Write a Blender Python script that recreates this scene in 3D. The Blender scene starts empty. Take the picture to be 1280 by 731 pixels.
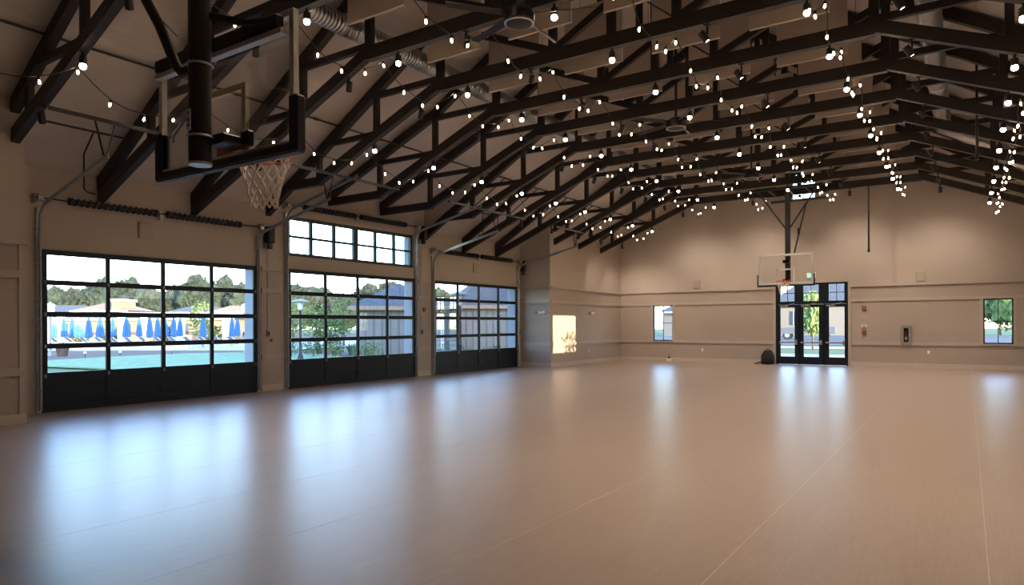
import bpy, math, random
from mathutils import Vector, Matrix, noise

# ---------------------------------------------------------------- camera, sky, sun, exposure
sc = bpy.context.scene
col = sc.collection
R = math.radians
CAM_H, YAW, ROLL, FPX = 1.6, 33.813, 0.26, 850.0
cd = bpy.data.cameras.new('camera')
cam = bpy.data.objects.new('camera', cd); col.objects.link(cam)
cam.location = (0, 0, CAM_H)
cam.rotation_euler = (Matrix.Rotation(R(YAW), 4, 'Z') @ Matrix.Rotation(R(90), 4, 'X') @ Matrix.Rotation(R(-ROLL), 4, 'Z')).to_euler()
cd.sensor_width = 36.0; cd.lens = FPX / 1280 * 36
cd.shift_y = (406.2 - 365.5) / 1280
cd.clip_end = 600; cd.clip_start = 0.05
sc.camera = cam

SUN_EL = 8.0
w = bpy.data.worlds.new('sky'); sc.world = w; w.use_nodes = True
nt = w.node_tree; nt.nodes.clear()
sky = nt.nodes.new('ShaderNodeTexSky'); sky.sky_type = 'NISHITA'; sky.sun_disc = False
sky.sun_elevation = R(14); sky.sun_rotation = R(110); sky.air_density = 1.0; sky.dust_density = 0.6; sky.ozone_density = 1.2
bg = nt.nodes.new('ShaderNodeBackground'); bg.inputs['Strength'].default_value = 1.28
wo = nt.nodes.new('ShaderNodeOutputWorld')
tint = nt.nodes.new('ShaderNodeMixRGB'); tint.blend_type = 'MULTIPLY'; tint.inputs[0].default_value = 1.0; tint.inputs[2].default_value = (.84, .95, 1.17, 1)   # cool daylight against the warm lamps
nt.links.new(sky.outputs[0], tint.inputs[1]); nt.links.new(tint.outputs[0], bg.inputs[0]); nt.links.new(bg.outputs[0], wo.inputs[0])

sd = bpy.data.lights.new('sun', 'SUN'); sd.energy = 13.0; sd.angle = R(0.25); sd.color = (1.0, 0.80, 0.55)
sun = bpy.data.objects.new('sun', sd); col.objects.link(sun)
sun.rotation_euler = Vector((-math.cos(R(SUN_EL))*math.cos(R(20)), math.cos(R(SUN_EL))*math.sin(R(20)), -math.sin(R(SUN_EL)))).to_track_quat('-Z', 'Y').to_euler()
sun.location = (30, 23, 12)

LAMP_W = 205.0          # watts of each roof lamp
HEAD_W = 40.0           # watts of each small spotlight head
vs = sc.view_settings
vs.view_transform = 'Standard'; vs.look = 'None'; vs.gamma = 1.0; vs.use_curve_mapping = False
vs.exposure = 0.22
sc.cycles.use_denoising = True
sc.cycles.sample_clamp_indirect = 4.0
sc.cycles.max_bounces = 8; sc.cycles.diffuse_bounces = 5; sc.cycles.transparent_max_bounces = 24
sc.cycles.caustics_reflective = False; sc.cycles.caustics_refractive = False

rnd = random.Random(7)

# ---------------------------------------------------------------- materials
def new_mat(name):
    m = bpy.data.materials.new(name); m.use_nodes = True
    return m, m.node_tree, m.node_tree.nodes['Principled BSDF']
def lk(t, a, b): t.links.new(a, b)
def mat(name, c, rough=.6, metal=0.0, var=.12, scale=6.0, bump=0.0, bscale=60.0, spec=.5, stretch=(1, 1, 1), coat=0.0):
    m, t, p = new_mat(name)
    tc = t.nodes.new('ShaderNodeTexCoord'); mp = t.nodes.new('ShaderNodeMapping'); mp.inputs['Scale'].default_value = stretch
    lk(t, tc.outputs['Object'], mp.inputs[0])
    n = t.nodes.new('ShaderNodeTexNoise'); n.inputs['Scale'].default_value = scale; n.inputs['Detail'].default_value = 4
    lk(t, mp.outputs[0], n.inputs['Vector'])
    r = t.nodes.new('ShaderNodeValToRGB')
    lo = [max(0, x * (1 - var)) for x in c]; hi = [min(1, x * (1 + var)) for x in c]
    r.color_ramp.elements[0].color = (*lo, 1); r.color_ramp.elements[1].color = (*hi, 1)
    r.color_ramp.elements[0].position = .3; r.color_ramp.elements[1].position = .7
    lk(t, n.outputs[0], r.inputs[0]); lk(t, r.outputs[0], p.inputs['Base Color'])
    p.inputs['Roughness'].default_value = rough; p.inputs['Metallic'].default_value = metal
    p.inputs['Specular IOR Level'].default_value = spec; p.inputs['Coat Weight'].default_value = coat
    if bump:
        n2 = t.nodes.new('ShaderNodeTexNoise'); n2.inputs['Scale'].default_value = bscale; n2.inputs['Detail'].default_value = 3
        lk(t, mp.outputs[0], n2.inputs['Vector'])
        b = t.nodes.new('ShaderNodeBump'); b.inputs['Strength'].default_value = bump; b.inputs['Distance'].default_value = .01
        lk(t, n2.outputs[0], b.inputs['Height']); lk(t, b.outputs[0], p.inputs['Normal'])
    return m
def glow(name, c, s):
    m, t, p = new_mat(name)
    p.inputs['Base Color'].default_value = (*c, 1)
    p.inputs['Emission Color'].default_value = (*c, 1); p.inputs['Emission Strength'].default_value = s
    m.cycles.emission_sampling = 'NONE'
    return m
def glass(name, tint=(1, 1, 1), gl=.06, rough=.02):
    m = bpy.data.materials.new(name); m.use_nodes = True; t = m.node_tree; t.nodes.clear()
    o = t.nodes.new('ShaderNodeOutputMaterial'); tr = t.nodes.new('ShaderNodeBsdfTransparent'); tr.inputs[0].default_value = (*tint, 1)
    g = t.nodes.new('ShaderNodeBsdfGlossy'); g.inputs['Roughness'].default_value = rough
    f = t.nodes.new('ShaderNodeFresnel'); f.inputs[0].default_value = 1.35
    mu = t.nodes.new('ShaderNodeMath'); mu.operation = 'MULTIPLY'; mu.inputs[1].default_value = gl / .06 * .5
    mx = t.nodes.new('ShaderNodeMixShader')
    lk(t, f.outputs[0], mu.inputs[0]); lk(t, mu.outputs[0], mx.inputs[0]); lk(t, tr.outputs[0], mx.inputs[1]); lk(t, g.outputs[0], mx.inputs[2]); lk(t, mx.outputs[0], o.inputs[0])
    return m
def floor_mat():
    m, t, p = new_mat('vinyl_wood')
    tc = t.nodes.new('ShaderNodeTexCoord')
    mp = t.nodes.new('ShaderNodeMapping'); mp.inputs['Scale'].default_value = (70, 2.0, 1); lk(t, tc.outputs['Object'], mp.inputs[0])
    n = t.nodes.new('ShaderNodeTexNoise'); n.inputs['Scale'].default_value = 1.0; n.inputs['Detail'].default_value = 6; n.inputs['Roughness'].default_value = .65; lk(t, mp.outputs[0], n.inputs['Vector'])
    br = t.nodes.new('ShaderNodeTexBrick'); br.inputs['Scale'].default_value = 1.0
    br.inputs['Brick Width'].default_value = 1.22; br.inputs['Row Height'].default_value = .18; br.inputs['Mortar Size'].default_value = .002
    br.inputs['Color1'].default_value = (.42, .42, .42, 1); br.inputs['Color2'].default_value = (.60, .60, .60, 1); br.inputs['Mortar'].default_value = (.35, .35, .35, 1)
    rot = t.nodes.new('ShaderNodeMapping'); rot.inputs['Rotation'].default_value = (0, 0, R(90)); lk(t, tc.outputs['Object'], rot.inputs[0]); lk(t, rot.outputs[0], br.inputs['Vector'])
    ad = t.nodes.new('ShaderNodeMixRGB'); ad.inputs[0].default_value = .22; lk(t, n.outputs[0], ad.inputs[1]); lk(t, br.outputs[0], ad.inputs[2])
    r = t.nodes.new('ShaderNodeValToRGB'); r.color_ramp.elements[0].position = .25; r.color_ramp.elements[1].position = .75
    r.color_ramp.elements[0].color = (.252, .196, .158, 1); r.color_ramp.elements[1].color = (.372, .296, .246, 1)
    lk(t, ad.outputs[0], r.inputs[0]); lk(t, r.outputs[0], p.inputs['Base Color'])
    # large soft waviness of the sheet + fine emboss
    n2 = t.nodes.new('ShaderNodeTexNoise'); n2.inputs['Scale'].default_value = 9; n2.inputs['Detail'].default_value = 2; lk(t, tc.outputs['Object'], n2.inputs['Vector'])
    v = t.nodes.new('ShaderNodeTexNoise'); v.inputs['Scale'].default_value = 160; v.inputs['Detail'].default_value = 2; lk(t, tc.outputs['Object'], v.inputs['Vector'])
    b1 = t.nodes.new('ShaderNodeBump'); b1.inputs['Strength'].default_value = .07; b1.inputs['Distance'].default_value = .01; lk(t, n2.outputs[0], b1.inputs['Height'])
    b2 = t.nodes.new('ShaderNodeBump'); b2.inputs['Strength'].default_value = .03; b2.inputs['Distance'].default_value = .004; lk(t, v.outputs[0], b2.inputs['Height']); lk(t, b1.outputs[0], b2.inputs['Normal'])
    lk(t, b2.outputs[0], p.inputs['Normal'])
    rr = t.nodes.new('ShaderNodeMapRange'); rr.inputs['To Min'].default_value = .31; rr.inputs['To Max'].default_value = .37; lk(t, n.outputs[0], rr.inputs['Value']); lk(t, rr.outputs[0], p.inputs['Roughness'])
    p.inputs['Specular IOR Level'].default_value = .65
    return m
def board_mat(name, c, pitch, axis=1, strength=.35):
    # painted boards: fine grooves every `pitch` metres
    m, t, p = new_mat(name)
    tc = t.nodes.new('ShaderNodeTexCoord'); sx = t.nodes.new('ShaderNodeSeparateXYZ'); lk(t, tc.outputs['Object'], sx.inputs[0])
    d = t.nodes.new('ShaderNodeMath'); d.operation = 'DIVIDE'; d.inputs[1].default_value = pitch; lk(t, sx.outputs[axis], d.inputs[0])
    fr = t.nodes.new('ShaderNodeMath'); fr.operation = 'FRACT'; lk(t, d.outputs[0], fr.inputs[0])
    cr = t.nodes.new('ShaderNodeValToRGB'); e = cr.color_ramp.elements; e[0].position = 0; e[0].color = (0, 0, 0, 1); e[1].position = .08; e[1].color = (1, 1, 1, 1); lk(t, fr.outputs[0], cr.inputs[0])
    n = t.nodes.new('ShaderNodeTexNoise'); n.inputs['Scale'].default_value = 2.5; lk(t, tc.outputs['Object'], n.inputs['Vector'])
    r = t.nodes.new('ShaderNodeValToRGB'); r.color_ramp.elements[0].color = (*[x * .93 for x in c], 1); r.color_ramp.elements[1].color = (*[min(1, x * 1.07) for x in c], 1); lk(t, n.outputs[0], r.inputs[0])
    lk(t, r.outputs[0], p.inputs['Base Color']); p.inputs['Roughness'].default_value = .6
    b = t.nodes.new('ShaderNodeBump'); b.inputs['Strength'].default_value = strength; b.inputs['Distance'].default_value = .012; lk(t, cr.outputs[0], b.inputs['Height']); lk(t, b.outputs[0], p.inputs['Normal'])
    return m
def spiral_mat():
    m, t, p = new_mat('spiral_duct_steel')
    tc = t.nodes.new('ShaderNodeTexCoord')
    wv = t.nodes.new('ShaderNodeTexWave'); wv.bands_direction = 'Y'; wv.inputs['Scale'].default_value = 4.0; wv.inputs['Distortion'].default_value = .4; lk(t, tc.outputs['Object'], wv.inputs['Vector'])
    n = t.nodes.new('ShaderNodeTexNoise'); n.inputs['Scale'].default_value = 14; lk(t, tc.outputs['Object'], n.inputs['Vector'])
    r = t.nodes.new('ShaderNodeValToRGB'); r.color_ramp.elements[0].color = (.40, .40, .41, 1); r.color_ramp.elements[1].color = (.58, .58, .59, 1); lk(t, n.outputs[0], r.inputs[0]); lk(t, r.outputs[0], p.inputs['Base Color'])
    p.inputs['Metallic'].default_value = 1; p.inputs['Roughness'].default_value = .32
    b = t.nodes.new('ShaderNodeBump'); b.inputs['Strength'].default_value = .5; b.inputs['Distance'].default_value = .02; lk(t, wv.outputs[0], b.inputs['Height']); lk(t, b.outputs[0], p.inputs['Normal'])
    return m

M = dict(
    wall=mat('wall_paint', (.455, .398, .35), .75, var=.03, scale=1.5, bump=.04, bscale=140),
    wains=mat('wainscot_paint', (.405, .345, .30), .5, var=.03, scale=1.5),
    trim=mat('trim_paint', (.45, .39, .34), .45, var=.03, scale=2),
    ceil=board_mat('ceiling_boards', (.58, .53, .49), .14, axis=0),
    floor=floor_mat(),
    slab=mat('seam_weld', (.62, .54, .47), .5, var=.05),
    truss=mat('truss_stain', (.015, .010, .008), .5, var=.35, scale=5, stretch=(1, 6, 6), bump=.1),
    black=mat('black_paint', (.010, .010, .011), .42, var=.15),
    blackm=mat('black_metal', (.014, .014, .016), .35, metal=.3, var=.15),
    doorblk=mat('door_black', (.005, .009, .017), .4, var=.12, spec=.35),
    transom=mat('transom_frame', (.018, .03, .028), .4, var=.12),
    pad=mat('navy_padding', (.012, .016, .028), .5, var=.15, bump=.05),
    galv=mat('galvanised_steel', (.52, .54, .56), .38, metal=.9, var=.18, scale=18),
    alu=mat('aluminium', (.72, .72, .70), .35, metal=.8, var=.06),
    duct=spiral_mat(),
    baffle=mat('baffle_fabric', (.52, .43, .36), .9, var=.08, scale=40, bump=.15, bscale=300),
    bafedge=mat('baffle_edge', (.50, .42, .35), .8, var=.04),
    white=mat('white_plastic', (.78, .77, .74), .45, var=.04),
    cream=mat('cream_line', (.78, .75, .52), .5, var=.05),
    ivory=mat('ivory_line', (.95, .94, .92), .5, var=.04),
    orange=mat('rim_orange', (.62, .09, .02), .4, var=.08),
    net=mat('net_cord', (.85, .80, .74), .85, var=.08),
    red=mat('alarm_red', (.30, .025, .02), .4, var=.06),
    grey=mat('cabinet_grey', (.24, .235, .225), .5, var=.06),
    nickel=mat('brushed_nickel', (.70, .66, .60), .3, metal=.9, var=.06),
    cloth=mat('bag_nylon', (.006, .006, .008), .8, var=.3, bump=.3, bscale=60),
    pane=glass('clear_glass', (.97, .985, .98), .05),
    board=glass('backboard_glass', (.985, .99, .985), .05, .05),
    bulb=glow('bulb_glow', (1.0, .66, .36), 30.0),
    lamp=glow('lamp_glow', (1.0, .80, .56), 45.0),
    exitg=glow('exit_green', (.03, .9, .35), 2.2),
    # outside
    jamb=mat('exterior_stucco', (.44, .49, .55), .8, var=.04),
    grass=mat('lawn_turf', (.17, .27, .135), .9, var=.25, scale=3, bump=.4, bscale=30),
    verge=mat('verge_grass', (.07, .115, .035), .9, var=.3, scale=4, bump=.4, bscale=20),
    concrete=mat('concrete', (.36, .34, .33), .85, var=.08, scale=2),
    deck=mat('pool_deck', (.5, .48, .47), .8, var=.05, scale=2),
    mulch=mat('bark_mulch', (.12, .075, .055), .95, var=.4, scale=12, bump=.6),
    asphalt=mat('asphalt', (.075, .08, .09), .9, var=.15, scale=5),
    leafd=mat('leaf_dark', (.023, .034, .019), .8, var=.55, scale=.7),
    leafm=mat('leaf_mid', (.07, .115, .03), .8, var=.5, scale=2),
    leafl=mat('leaf_light', (.14, .19, .06), .8, var=.45, scale=3),
    leafb=mat('leaf_bluegreen', (.09, .18, .12), .8, var=.4, scale=3),
    bark=mat('bark', (.10, .07, .05), .9, var=.3, scale=8),
    umb=mat('umbrella_blue', (.03, .115, .31), .8, var=.15, scale=5),
    umb2=mat('umbrella_pale', (.16, .33, .38), .8, var=.15, scale=5),
    wood=mat('pole_wood', (.30, .20, .12), .6, var=.2),
    sling=mat('lounger_sling', (.2, .2, .22), .7, var=.1),
    loungef=mat('lounger_frame', (.70, .70, .70), .5, var=.05),
    stucco=mat('house_stucco', (.29, .185, .11), .85, var=.08),
    stucco2=mat('house_cream', (.23, .20, .165), .85, var=.06),
    roofo=mat('roof_tan', (.26, .17, .12), .85, var=.2, scale=3),
    roofg=mat('roof_slate', (.075, .085, .10), .85, var=.2, scale=3),
    siding=board_mat('board_batten', (.20, .195, .185), .4, axis=1, strength=.5),
    batten=mat('batten_paint', (.13, .125, .12), .7, var=.04),
    house_glass=mat('house_window', (.06, .08, .10), .15, var=.2),
    terracotta=mat('terracotta', (.40, .18, .11), .8, var=.15),
    pot=mat('bronze_pot', (.09, .06, .05), .6, var=.2),
    lantern=mat('lantern_glass', (.80, .78, .72), .5, var=.03),
    carpaint=mat('silver_paint', (.10, .11, .13), .4, metal=.0, var=.05),
    carglass=mat('car_window', (.03, .035, .045), .1, var=.1),
    tyre=mat('tyre_rubber', (.02, .02, .022), .8, var=.2),
    basebrd=mat('baseboard_paint', (.56, .49, .42), .4, var=.03),
)

# ---------------------------------------------------------------- mesh helpers
class MB:
    def __init__(s): s.v = []; s.f = []
    def add(s, vs, fs):
        o = len(s.v); s.v += [tuple(p) for p in vs]; s.f += [tuple(i + o for i in f) for f in fs]; return s
    def box(s, x0, x1, y0, y1, z0, z1):
        return s.add([(x0,y0,z0),(x1,y0,z0),(x1,y1,z0),(x0,y1,z0),(x0,y0,z1),(x1,y0,z1),(x1,y1,z1),(x0,y1,z1)],
                     [(0,3,2,1),(4,5,6,7),(0,1,5,4),(1,2,6,5),(2,3,7,6),(3,0,4,7)])
    def bbox(s, x0, x1, y0, y1, z0, z1, b=.01):
        # box with chamfered edges
        X = (x0, x0+b, x1-b, x1); Y = (y0, y0+b, y1-b, y1); Z = (z0, z0+b, z1-b, z1)
        V = []; 
        def q(*p): V.append(p); return len(V)-1
        idx = {}
        for sx in (0, 1):
            for sy in (0, 1):
                for sz in (0, 1):
                    ex, ix = (X[0], X[1]) if sx == 0 else (X[3], X[2]); ey, iy = (Y[0], Y[1]) if sy == 0 else (Y[3], Y[2]); ez, iz = (Z[0], Z[1]) if sz == 0 else (Z[3], Z[2])
                    idx[sx,sy,sz] = (q(ex,iy,iz), q(ix,ey,iz), q(ix,iy,ez))
        F = []
        for a in (0, 1):
            F.append([idx[a,0,0][0], idx[a,1,0][0], idx[a,1,1][0], idx[a,0,1][0]][::(-1 if a == 0 else 1)])
            F.append([idx[0,a,0][1], idx[1,a,0][1], idx[1,a,1][1], idx[0,a,1][1]][::(1 if a == 0 else -1)])
            F.append([idx[0,0,a][2], idx[1,0,a][2], idx[1,1,a][2], idx[0,1,a][2]][::(-1 if a == 0 else 1)])
        for a in (0, 1):
            for c in (0, 1):
                F.append([idx[0,a,c][1], idx[1,a,c][1], idx[1,a,c][2], idx[0,a,c][2]])
                F.append([idx[a,0,c][0], idx[a,1,c][0], idx[a,1,c][2], idx[a,0,c][2]])
                F.append([idx[a,c,0][0], idx[a,c,1][0], idx[a,c,1][1], idx[a,c,0][1]])
        for k in idx: F.append(list(idx[k]))
        return s.add(V, F)
    def prism_y(s, poly, y0, y1):      # poly of (x, z), extruded along y
        n = len(poly)
        return s.add([(x, y0, z) for x, z in poly] + [(x, y1, z) for x, z in poly],
                     [tuple(range(n)), tuple(range(2*n-1, n-1, -1))] + [(i, i+n, (i+1) % n + n, (i+1) % n) for i in range(n)])
    def prism_x(s, poly, x0, x1):      # poly of (y, z)
        n = len(poly)
        return s.add([(x0, y, z) for y, z in poly] + [(x1, y, z) for y, z in poly],
                     [tuple(range(n-1, -1, -1)), tuple(range(n, 2*n))] + [(i, (i+1) % n, (i+1) % n + n, i+n) for i in range(n)])
    def prism_z(s, poly, z0, z1):
        n = len(poly)
        return s.add([(x, y, z0) for x, y in poly] + [(x, y, z1) for x, y in poly],
                     [tuple(range(n-1, -1, -1)), tuple(range(n, 2*n))] + [(i, (i+1) % n, (i+1) % n + n, i+n) for i in range(n)])
    def slope(s, x0, z0, x1, z1, h, y0, y1):   # sloping beam in the xz plane with plumb-cut ends
        L = math.hypot(x1-x0, z1-z0); k = h/2*L/max(1e-6, abs(x1-x0))
        return s.prism_y([(x0, z0-k), (x1, z1-k), (x1, z1+k), (x0, z0+k)], y0, y1)
    def tube(s, pts, r, n=8, closed=False, caps=True):
        pts = [Vector(p) for p in pts]; N = len(pts); rs = r if isinstance(r, (list, tuple)) else [r]*N
        V = []; F = []; prev = None
        for i, p in enumerate(pts):
            a = pts[i-1] if (i > 0 or closed) else p; b = pts[(i+1) % N] if (i < N-1 or closed) else p
            d = (b-a).normalized()
            if prev is None:
                u = d.cross(Vector((0,0,1)));
                if u.length < .01: u = d.cross(Vector((0,1,0)))
            else:
                u = prev - d*prev.dot(d)
                if u.length < 1e-4: u = d.cross(Vector((0,0,1)))
            u.normalize(); prev = u; v = d.cross(u)
            for k in range(n):
                t = 2*math.pi*k/n; V.append(p + (u*math.cos(t) + v*math.sin(t))*rs[i])
        for i in range(N if closed else N-1):
            j = (i+1) % N
            for k in range(n): F.append((i*n+k, i*n+(k+1) % n, j*n+(k+1) % n, j*n+k))
        if caps and not closed: F += [tuple(range(n-1, -1, -1)), tuple(range((N-1)*n, N*n))]
        return s.add(V, F)
    def lathe(s, prof, n=16, o=(0,0,0), axis='Z'):
        V = []; F = []; N = len(prof)
        for r, z in prof:
            for k in range(n):
                t = 2*math.pi*k/n; x, y = r*math.cos(t), r*math.sin(t)
                p = (x, y, z) if axis == 'Z' else ((x, z, y) if axis == 'Y' else (z, x, y))
                V.append((p[0]+o[0], p[1]+o[1], p[2]+o[2]))
        for i in range(N-1):
            for k in range(n): F.append((i*n+k, i*n+(k+1) % n, (i+1)*n+(k+1) % n, (i+1)*n+k))
        F += [tuple(range(n-1, -1, -1)), tuple(range((N-1)*n, N*n))]
        return s.add(V, F)
    def xf(s, mtx): s.v = [tuple(mtx @ Vector(p)) for p in s.v]; return s
    def mesh(s, name, m, smooth=False):
        me = bpy.data.meshes.new(name); me.from_pydata(s.v, [], s.f)
        import bmesh
        b = bmesh.new(); b.from_mesh(me); bmesh.ops.recalc_face_normals(b, faces=b.faces); b.to_mesh(me); b.free()
        if smooth:
            me.polygons.foreach_set('use_smooth', [True]*len(me.polygons)); 
            me.set_sharp_from_angle(angle=R(38))
        me.materials.append(M[m]); me.update(); return me
    def build(s, name, m, parent=None, loc=None, smooth=False):
        return inst(s.mesh(name, m, smooth), name, parent, loc)
def inst(me, name, parent=None, loc=None, rot=None):
    o = bpy.data.objects.new(name, me); col.objects.link(o)
    if parent: o.parent = parent
    if loc: o.location = loc
    if rot: o.rotation_euler = rot
    return o
def tag(o, label, cat, group=None):
    o['label'] = label; o['category'] = cat
    if group: o['group'] = group
    return o
def thing(name, label, cat, loc=(0,0,0), group=None, rz=0.0):
    o = bpy.data.objects.new(name, None); o.empty_display_size = .2; col.objects.link(o); o.location = loc; o.rotation_euler = (0,0,rz)
    return tag(o, label, cat, group)
def struct(o): o['kind'] = 'structure'; return o
ORD = ['nearest', 'second', 'third', 'fourth', 'fifth', 'sixth', 'seventh', 'eighth', 'ninth', 'tenth', 'eleventh', 'farthest']

# ---------------------------------------------------------------- the room
XC = -5.06
W, J, FAR, BACK, RT = -14.41, -13.07, 28.39, -4.0, 2.95
JN, JF = 4.92, 22.10            # where the left wall steps out to the doors and back in
DORM0, DORM1 = 10.66, 16.55
SL = .6
def zc(x):                       # underside of the roof boards
    return 4.61 + SL*(9.35 - abs(x-XC))
def zd(x): return zc(-10.65) - .42*(-10.65 - x)
DOORS = [(5.67, 10.28), (11.21, 15.98), (16.90, 21.79)]
DTOP = 3.06

fl = MB().box(W, RT, BACK, FAR, -.14, -.0008).build('floor', 'slab'); struct(fl)
xs = [W+.001]; x = .107 - 1.473*9
while x < RT-.3:
    if x > W+.3: xs.append(x)
    x += 1.473
xs.append(RT-.001)
for a, b in zip(xs[:-1], xs[1:]):
    MB().box(a+.0022, b-.0022, BACK, FAR-.001, -.0008, 0).build('vinyl_sheet', 'floor', fl)

# left wall in three stretches
wl = MB()
yc = JN
for k, (a, b) in enumerate(DOORS):
    wl.box(W-.36, W, yc, a+.03, 0, 4.62 if k == 0 else 5.3); yc = b-.03
wl.box(W-.36, W, yc, JF, 0, 4.62)
for k, (a, b) in enumerate(DOORS):
    if k == 1:
        wl.box(W-.36, W, a+.03, b-.03, DTOP-.03, 3.40); wl.box(W-.36, W, a+.03, b-.03, 4.42, 5.3)
    else: wl.box(W-.36, W, a+.03, b-.03, DTOP-.03, 4.62)
struct(wl.build('wall_left_doors', 'wall'))
jb = MB()
for a, b in DOORS:                # outer stucco reveals
    jb.box(W-.365, W-.02, b-.034, b-.029, 0, DTOP-.03); jb.box(W-.365, W-.02, a+.029, a+.034, 0, DTOP-.03)
jb.box(W-.365, W-.02, DOORS[1][1]-.034, DOORS[1][1]-.029, 3.40, 4.42)
struct(jb.build('trim_reveals', 'jamb'))
struct(MB().prism_y([(J, 0), (J, zc(J)+.03), (J-.3, zc(J-.3)+.03), (J-.3, 0)], BACK, JN-.2).build('wall_left_near', 'wall'))
struct(MB().prism_y([(J, 0), (J, zc(J)+.03), (W-.3, zc(W-.3)+.03), (W-.3, 0)], JN-.2, JN).build('wall_left_return_near', 'wall'))
struct(MB().prism_y([(J, 0), (J, zc(J)+.03), (J-.3, zc(J-.3)+.03), (J-.3, 0)], JF+.2, FAR).build('wall_left_far', 'wall'))
struct(MB().prism_y([(J, 0), (J, zc(J)+.03), (W-.3, zc(W-.3)+.03), (W-.3, 0)], JF, JF+.2).build('wall_left_return_far', 'wall'))

# far wall with openings
DX0, DX1, DZ = -6.35, -3.74, 3.18
WINL, WINR = (-11.53, -10.62, .88, 2.43), (.45, 1.29, .88, 2.43)
GW = (-5.75, -4.85, 6.45, 7.9)
fw = MB()
def rake(x0, x1, zl):
    pts = [(x0, zl), (x1, zl), (x1, zc(x1)+.03)]
    if x0 < XC < x1: pts.append((XC, zc(XC)+.03))
    pts.append((x0, zc(x0)+.03)); fw.prism_y(pts, FAR, FAR+.22)
edges = [J-.3, WINL[0], WINL[1], DX0, DX1, WINR[0], WINR[1], RT+.3]
for a, b in zip(edges[:-1], edges[1:]):
    if (a, b) == (WINL[0], WINL[1]) or (a, b) == (WINR[0], WINR[1]):
        fw.box(a, b, FAR, FAR+.22, 0, .88); fw.box(a, b, FAR, FAR+.22, 2.43, 4.4)
    elif a == DX0: fw.box(a, b, FAR, FAR+.22, DZ, 4.4)
    else: fw.box(a, b, FAR, FAR+.22, 0, 4.4)
rake(J-.3, GW[0], 4.4); rake(GW[1], RT+.3, 4.4)
fw.box(GW[0], GW[1], FAR, FAR+.22, 4.4, GW[2]); rake(GW[0], GW[1], GW[3])
struct(fw.build('wall_far', 'wall'))
# right wall (behind the camera's right shoulder) with one high window added for the sun patch, and the back wall
SW = (16.36, 18.27, 2.88, 4.42)
rw = MB(); H_ = zc(RT)+.03
rw.box(RT, RT+.25, BACK, SW[0], 0, H_); rw.box(RT, RT+.25, SW[1], FAR, 0, H_); rw.box(RT, RT+.25, SW[0], SW[1], 0, SW[2]); rw.box(RT, RT+.25, SW[0], SW[1], SW[3], H_)
struct(rw.build('wall_right', 'wall'))
struct(MB().prism_y([(J-.3, 0), (RT+.25, 0), (RT+.25, zc(RT)+.03), (XC, zc(XC)+.03), (J-.3, zc(J-.3)+.03)], BACK-.2, BACK).build('wall_back', 'wall'))
# ceiling
cl = MB()
def slab(x0, x1, y0, y1, f=zc, t=.16): cl.prism_y([(x0, f(x0)), (x1, f(x1)), (x1, f(x1)+t), (x0, f(x0)+t)], y0, y1)
slab(J-.35, XC, BACK-.2, JN-.2); slab(W-.6, XC, JN-.2, DORM0); slab(-10.65, XC, DORM0, DORM1); slab(W-.6, XC, DORM1, JF+.2); slab(J-.35, XC, JF+.2, FAR+.25)
struct(cl.build('ceiling', 'ceil'))
cl = MB(); slab(XC, RT+.35, BACK-.2, FAR+.25); struct(cl.build('ceiling_right', 'ceil'))
cl = MB(); slab(W-.6, -10.65, DORM0, DORM1, zd); struct(cl.build('ceiling_dormer', 'ceil'))
ck = MB()
for y0 in (DORM0-.06, DORM1-.04): ck.prism_y([(W-.3, zc(W-.3)), (-10.65, zc(-10.65)), (W-.3, zd(W-.3)+.05)], y0, y0+.1)
struct(ck.build('wall_dormer_cheeks', 'wall'))

# wainscot boards and rails
def rail_far(z0, z1, d, nm='wains', name='trim_far'):
    m = MB()
    spans = [(J, DX0-.1), (DX1+.1, RT)]
    for a, b in spans:
        cuts = [(a, b)]
        if z1 > .9 and z0 < 2.5:
            cuts = []
            s0 = a
            for wn in (WINL, WINR):
                if a < wn[0] < b: cuts.append((s0, wn[0]-.09)); s0 = wn[1]+.09
            cuts.append((s0, b))
        for p, q in cuts: m.box(p, q, FAR-d, FAR, z0, z1)
        if z1-z0 > 1:
            for wn in (WINL, WINR):
                if a < wn[0] < b: m.box(wn[0]-.09, wn[1]+.09, FAR-d, FAR, z0, wn[2]-.05); m.box(wn[0]-.09, wn[1]+.09, FAR-d, FAR, wn[3]+.1, z1)
    return struct(m.build(name, nm))
n_tr = 1
for z0, z1, d, mm in [(.0, 3.0, .012, 'wains'), (2.97, 3.06, .08, 'trim'), (2.42, 2.54, .05, 'trim'), (.80, .92, .05, 'trim')]:
    rail_far(z0, z1, d, mm, 'trim_%d' % n_tr); n_tr += 1
rail_far(0, .16, .03, 'basebrd', 'baseboard_far')
def rails_x(y0, y1, X, nm, base):
    global n_tr
    for z0, z1, d, mm in [(.0, 3.0, .012, 'wains'), (2.97, 3.06, .08, 'trim'), (2.42, 2.54, .05, 'trim'), (.80, .92, .05, 'trim')]:
        struct(MB().box(X, X+d, y0, y1, z0, z1).build('trim_%d' % n_tr, mm)); n_tr += 1
    struct(MB().box(X, X+.03, y0, y1, 0, .16).build(base, 'basebrd'))
rails_x(JF, FAR-.081, J, 'far', 'baseboard_left_far')
rails_x(BACK, JN, J, 'near', 'baseboard_left_near')
rails_x(DOORS[0][1]+.16, DOORS[1][0]-.16, W, 'p1', 'baseboard_left_first_pier')
rails_x(DOORS[1][1]+.16, DOORS[2][0]-.16, W, 'p2', 'baseboard_left_second_pier')
for z0, z1, d, mm in [(.0, 3.0, .012, 'wains'), (2.97, 3.06, .08, 'trim'), (2.42, 2.54, .05, 'trim'), (.80, .92, .05, 'trim')]:
    struct(MB().box(W+.001, J+.012, JF-d, JF, z0, z1).build('trim_%d' % n_tr, mm)); n_tr += 1
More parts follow.
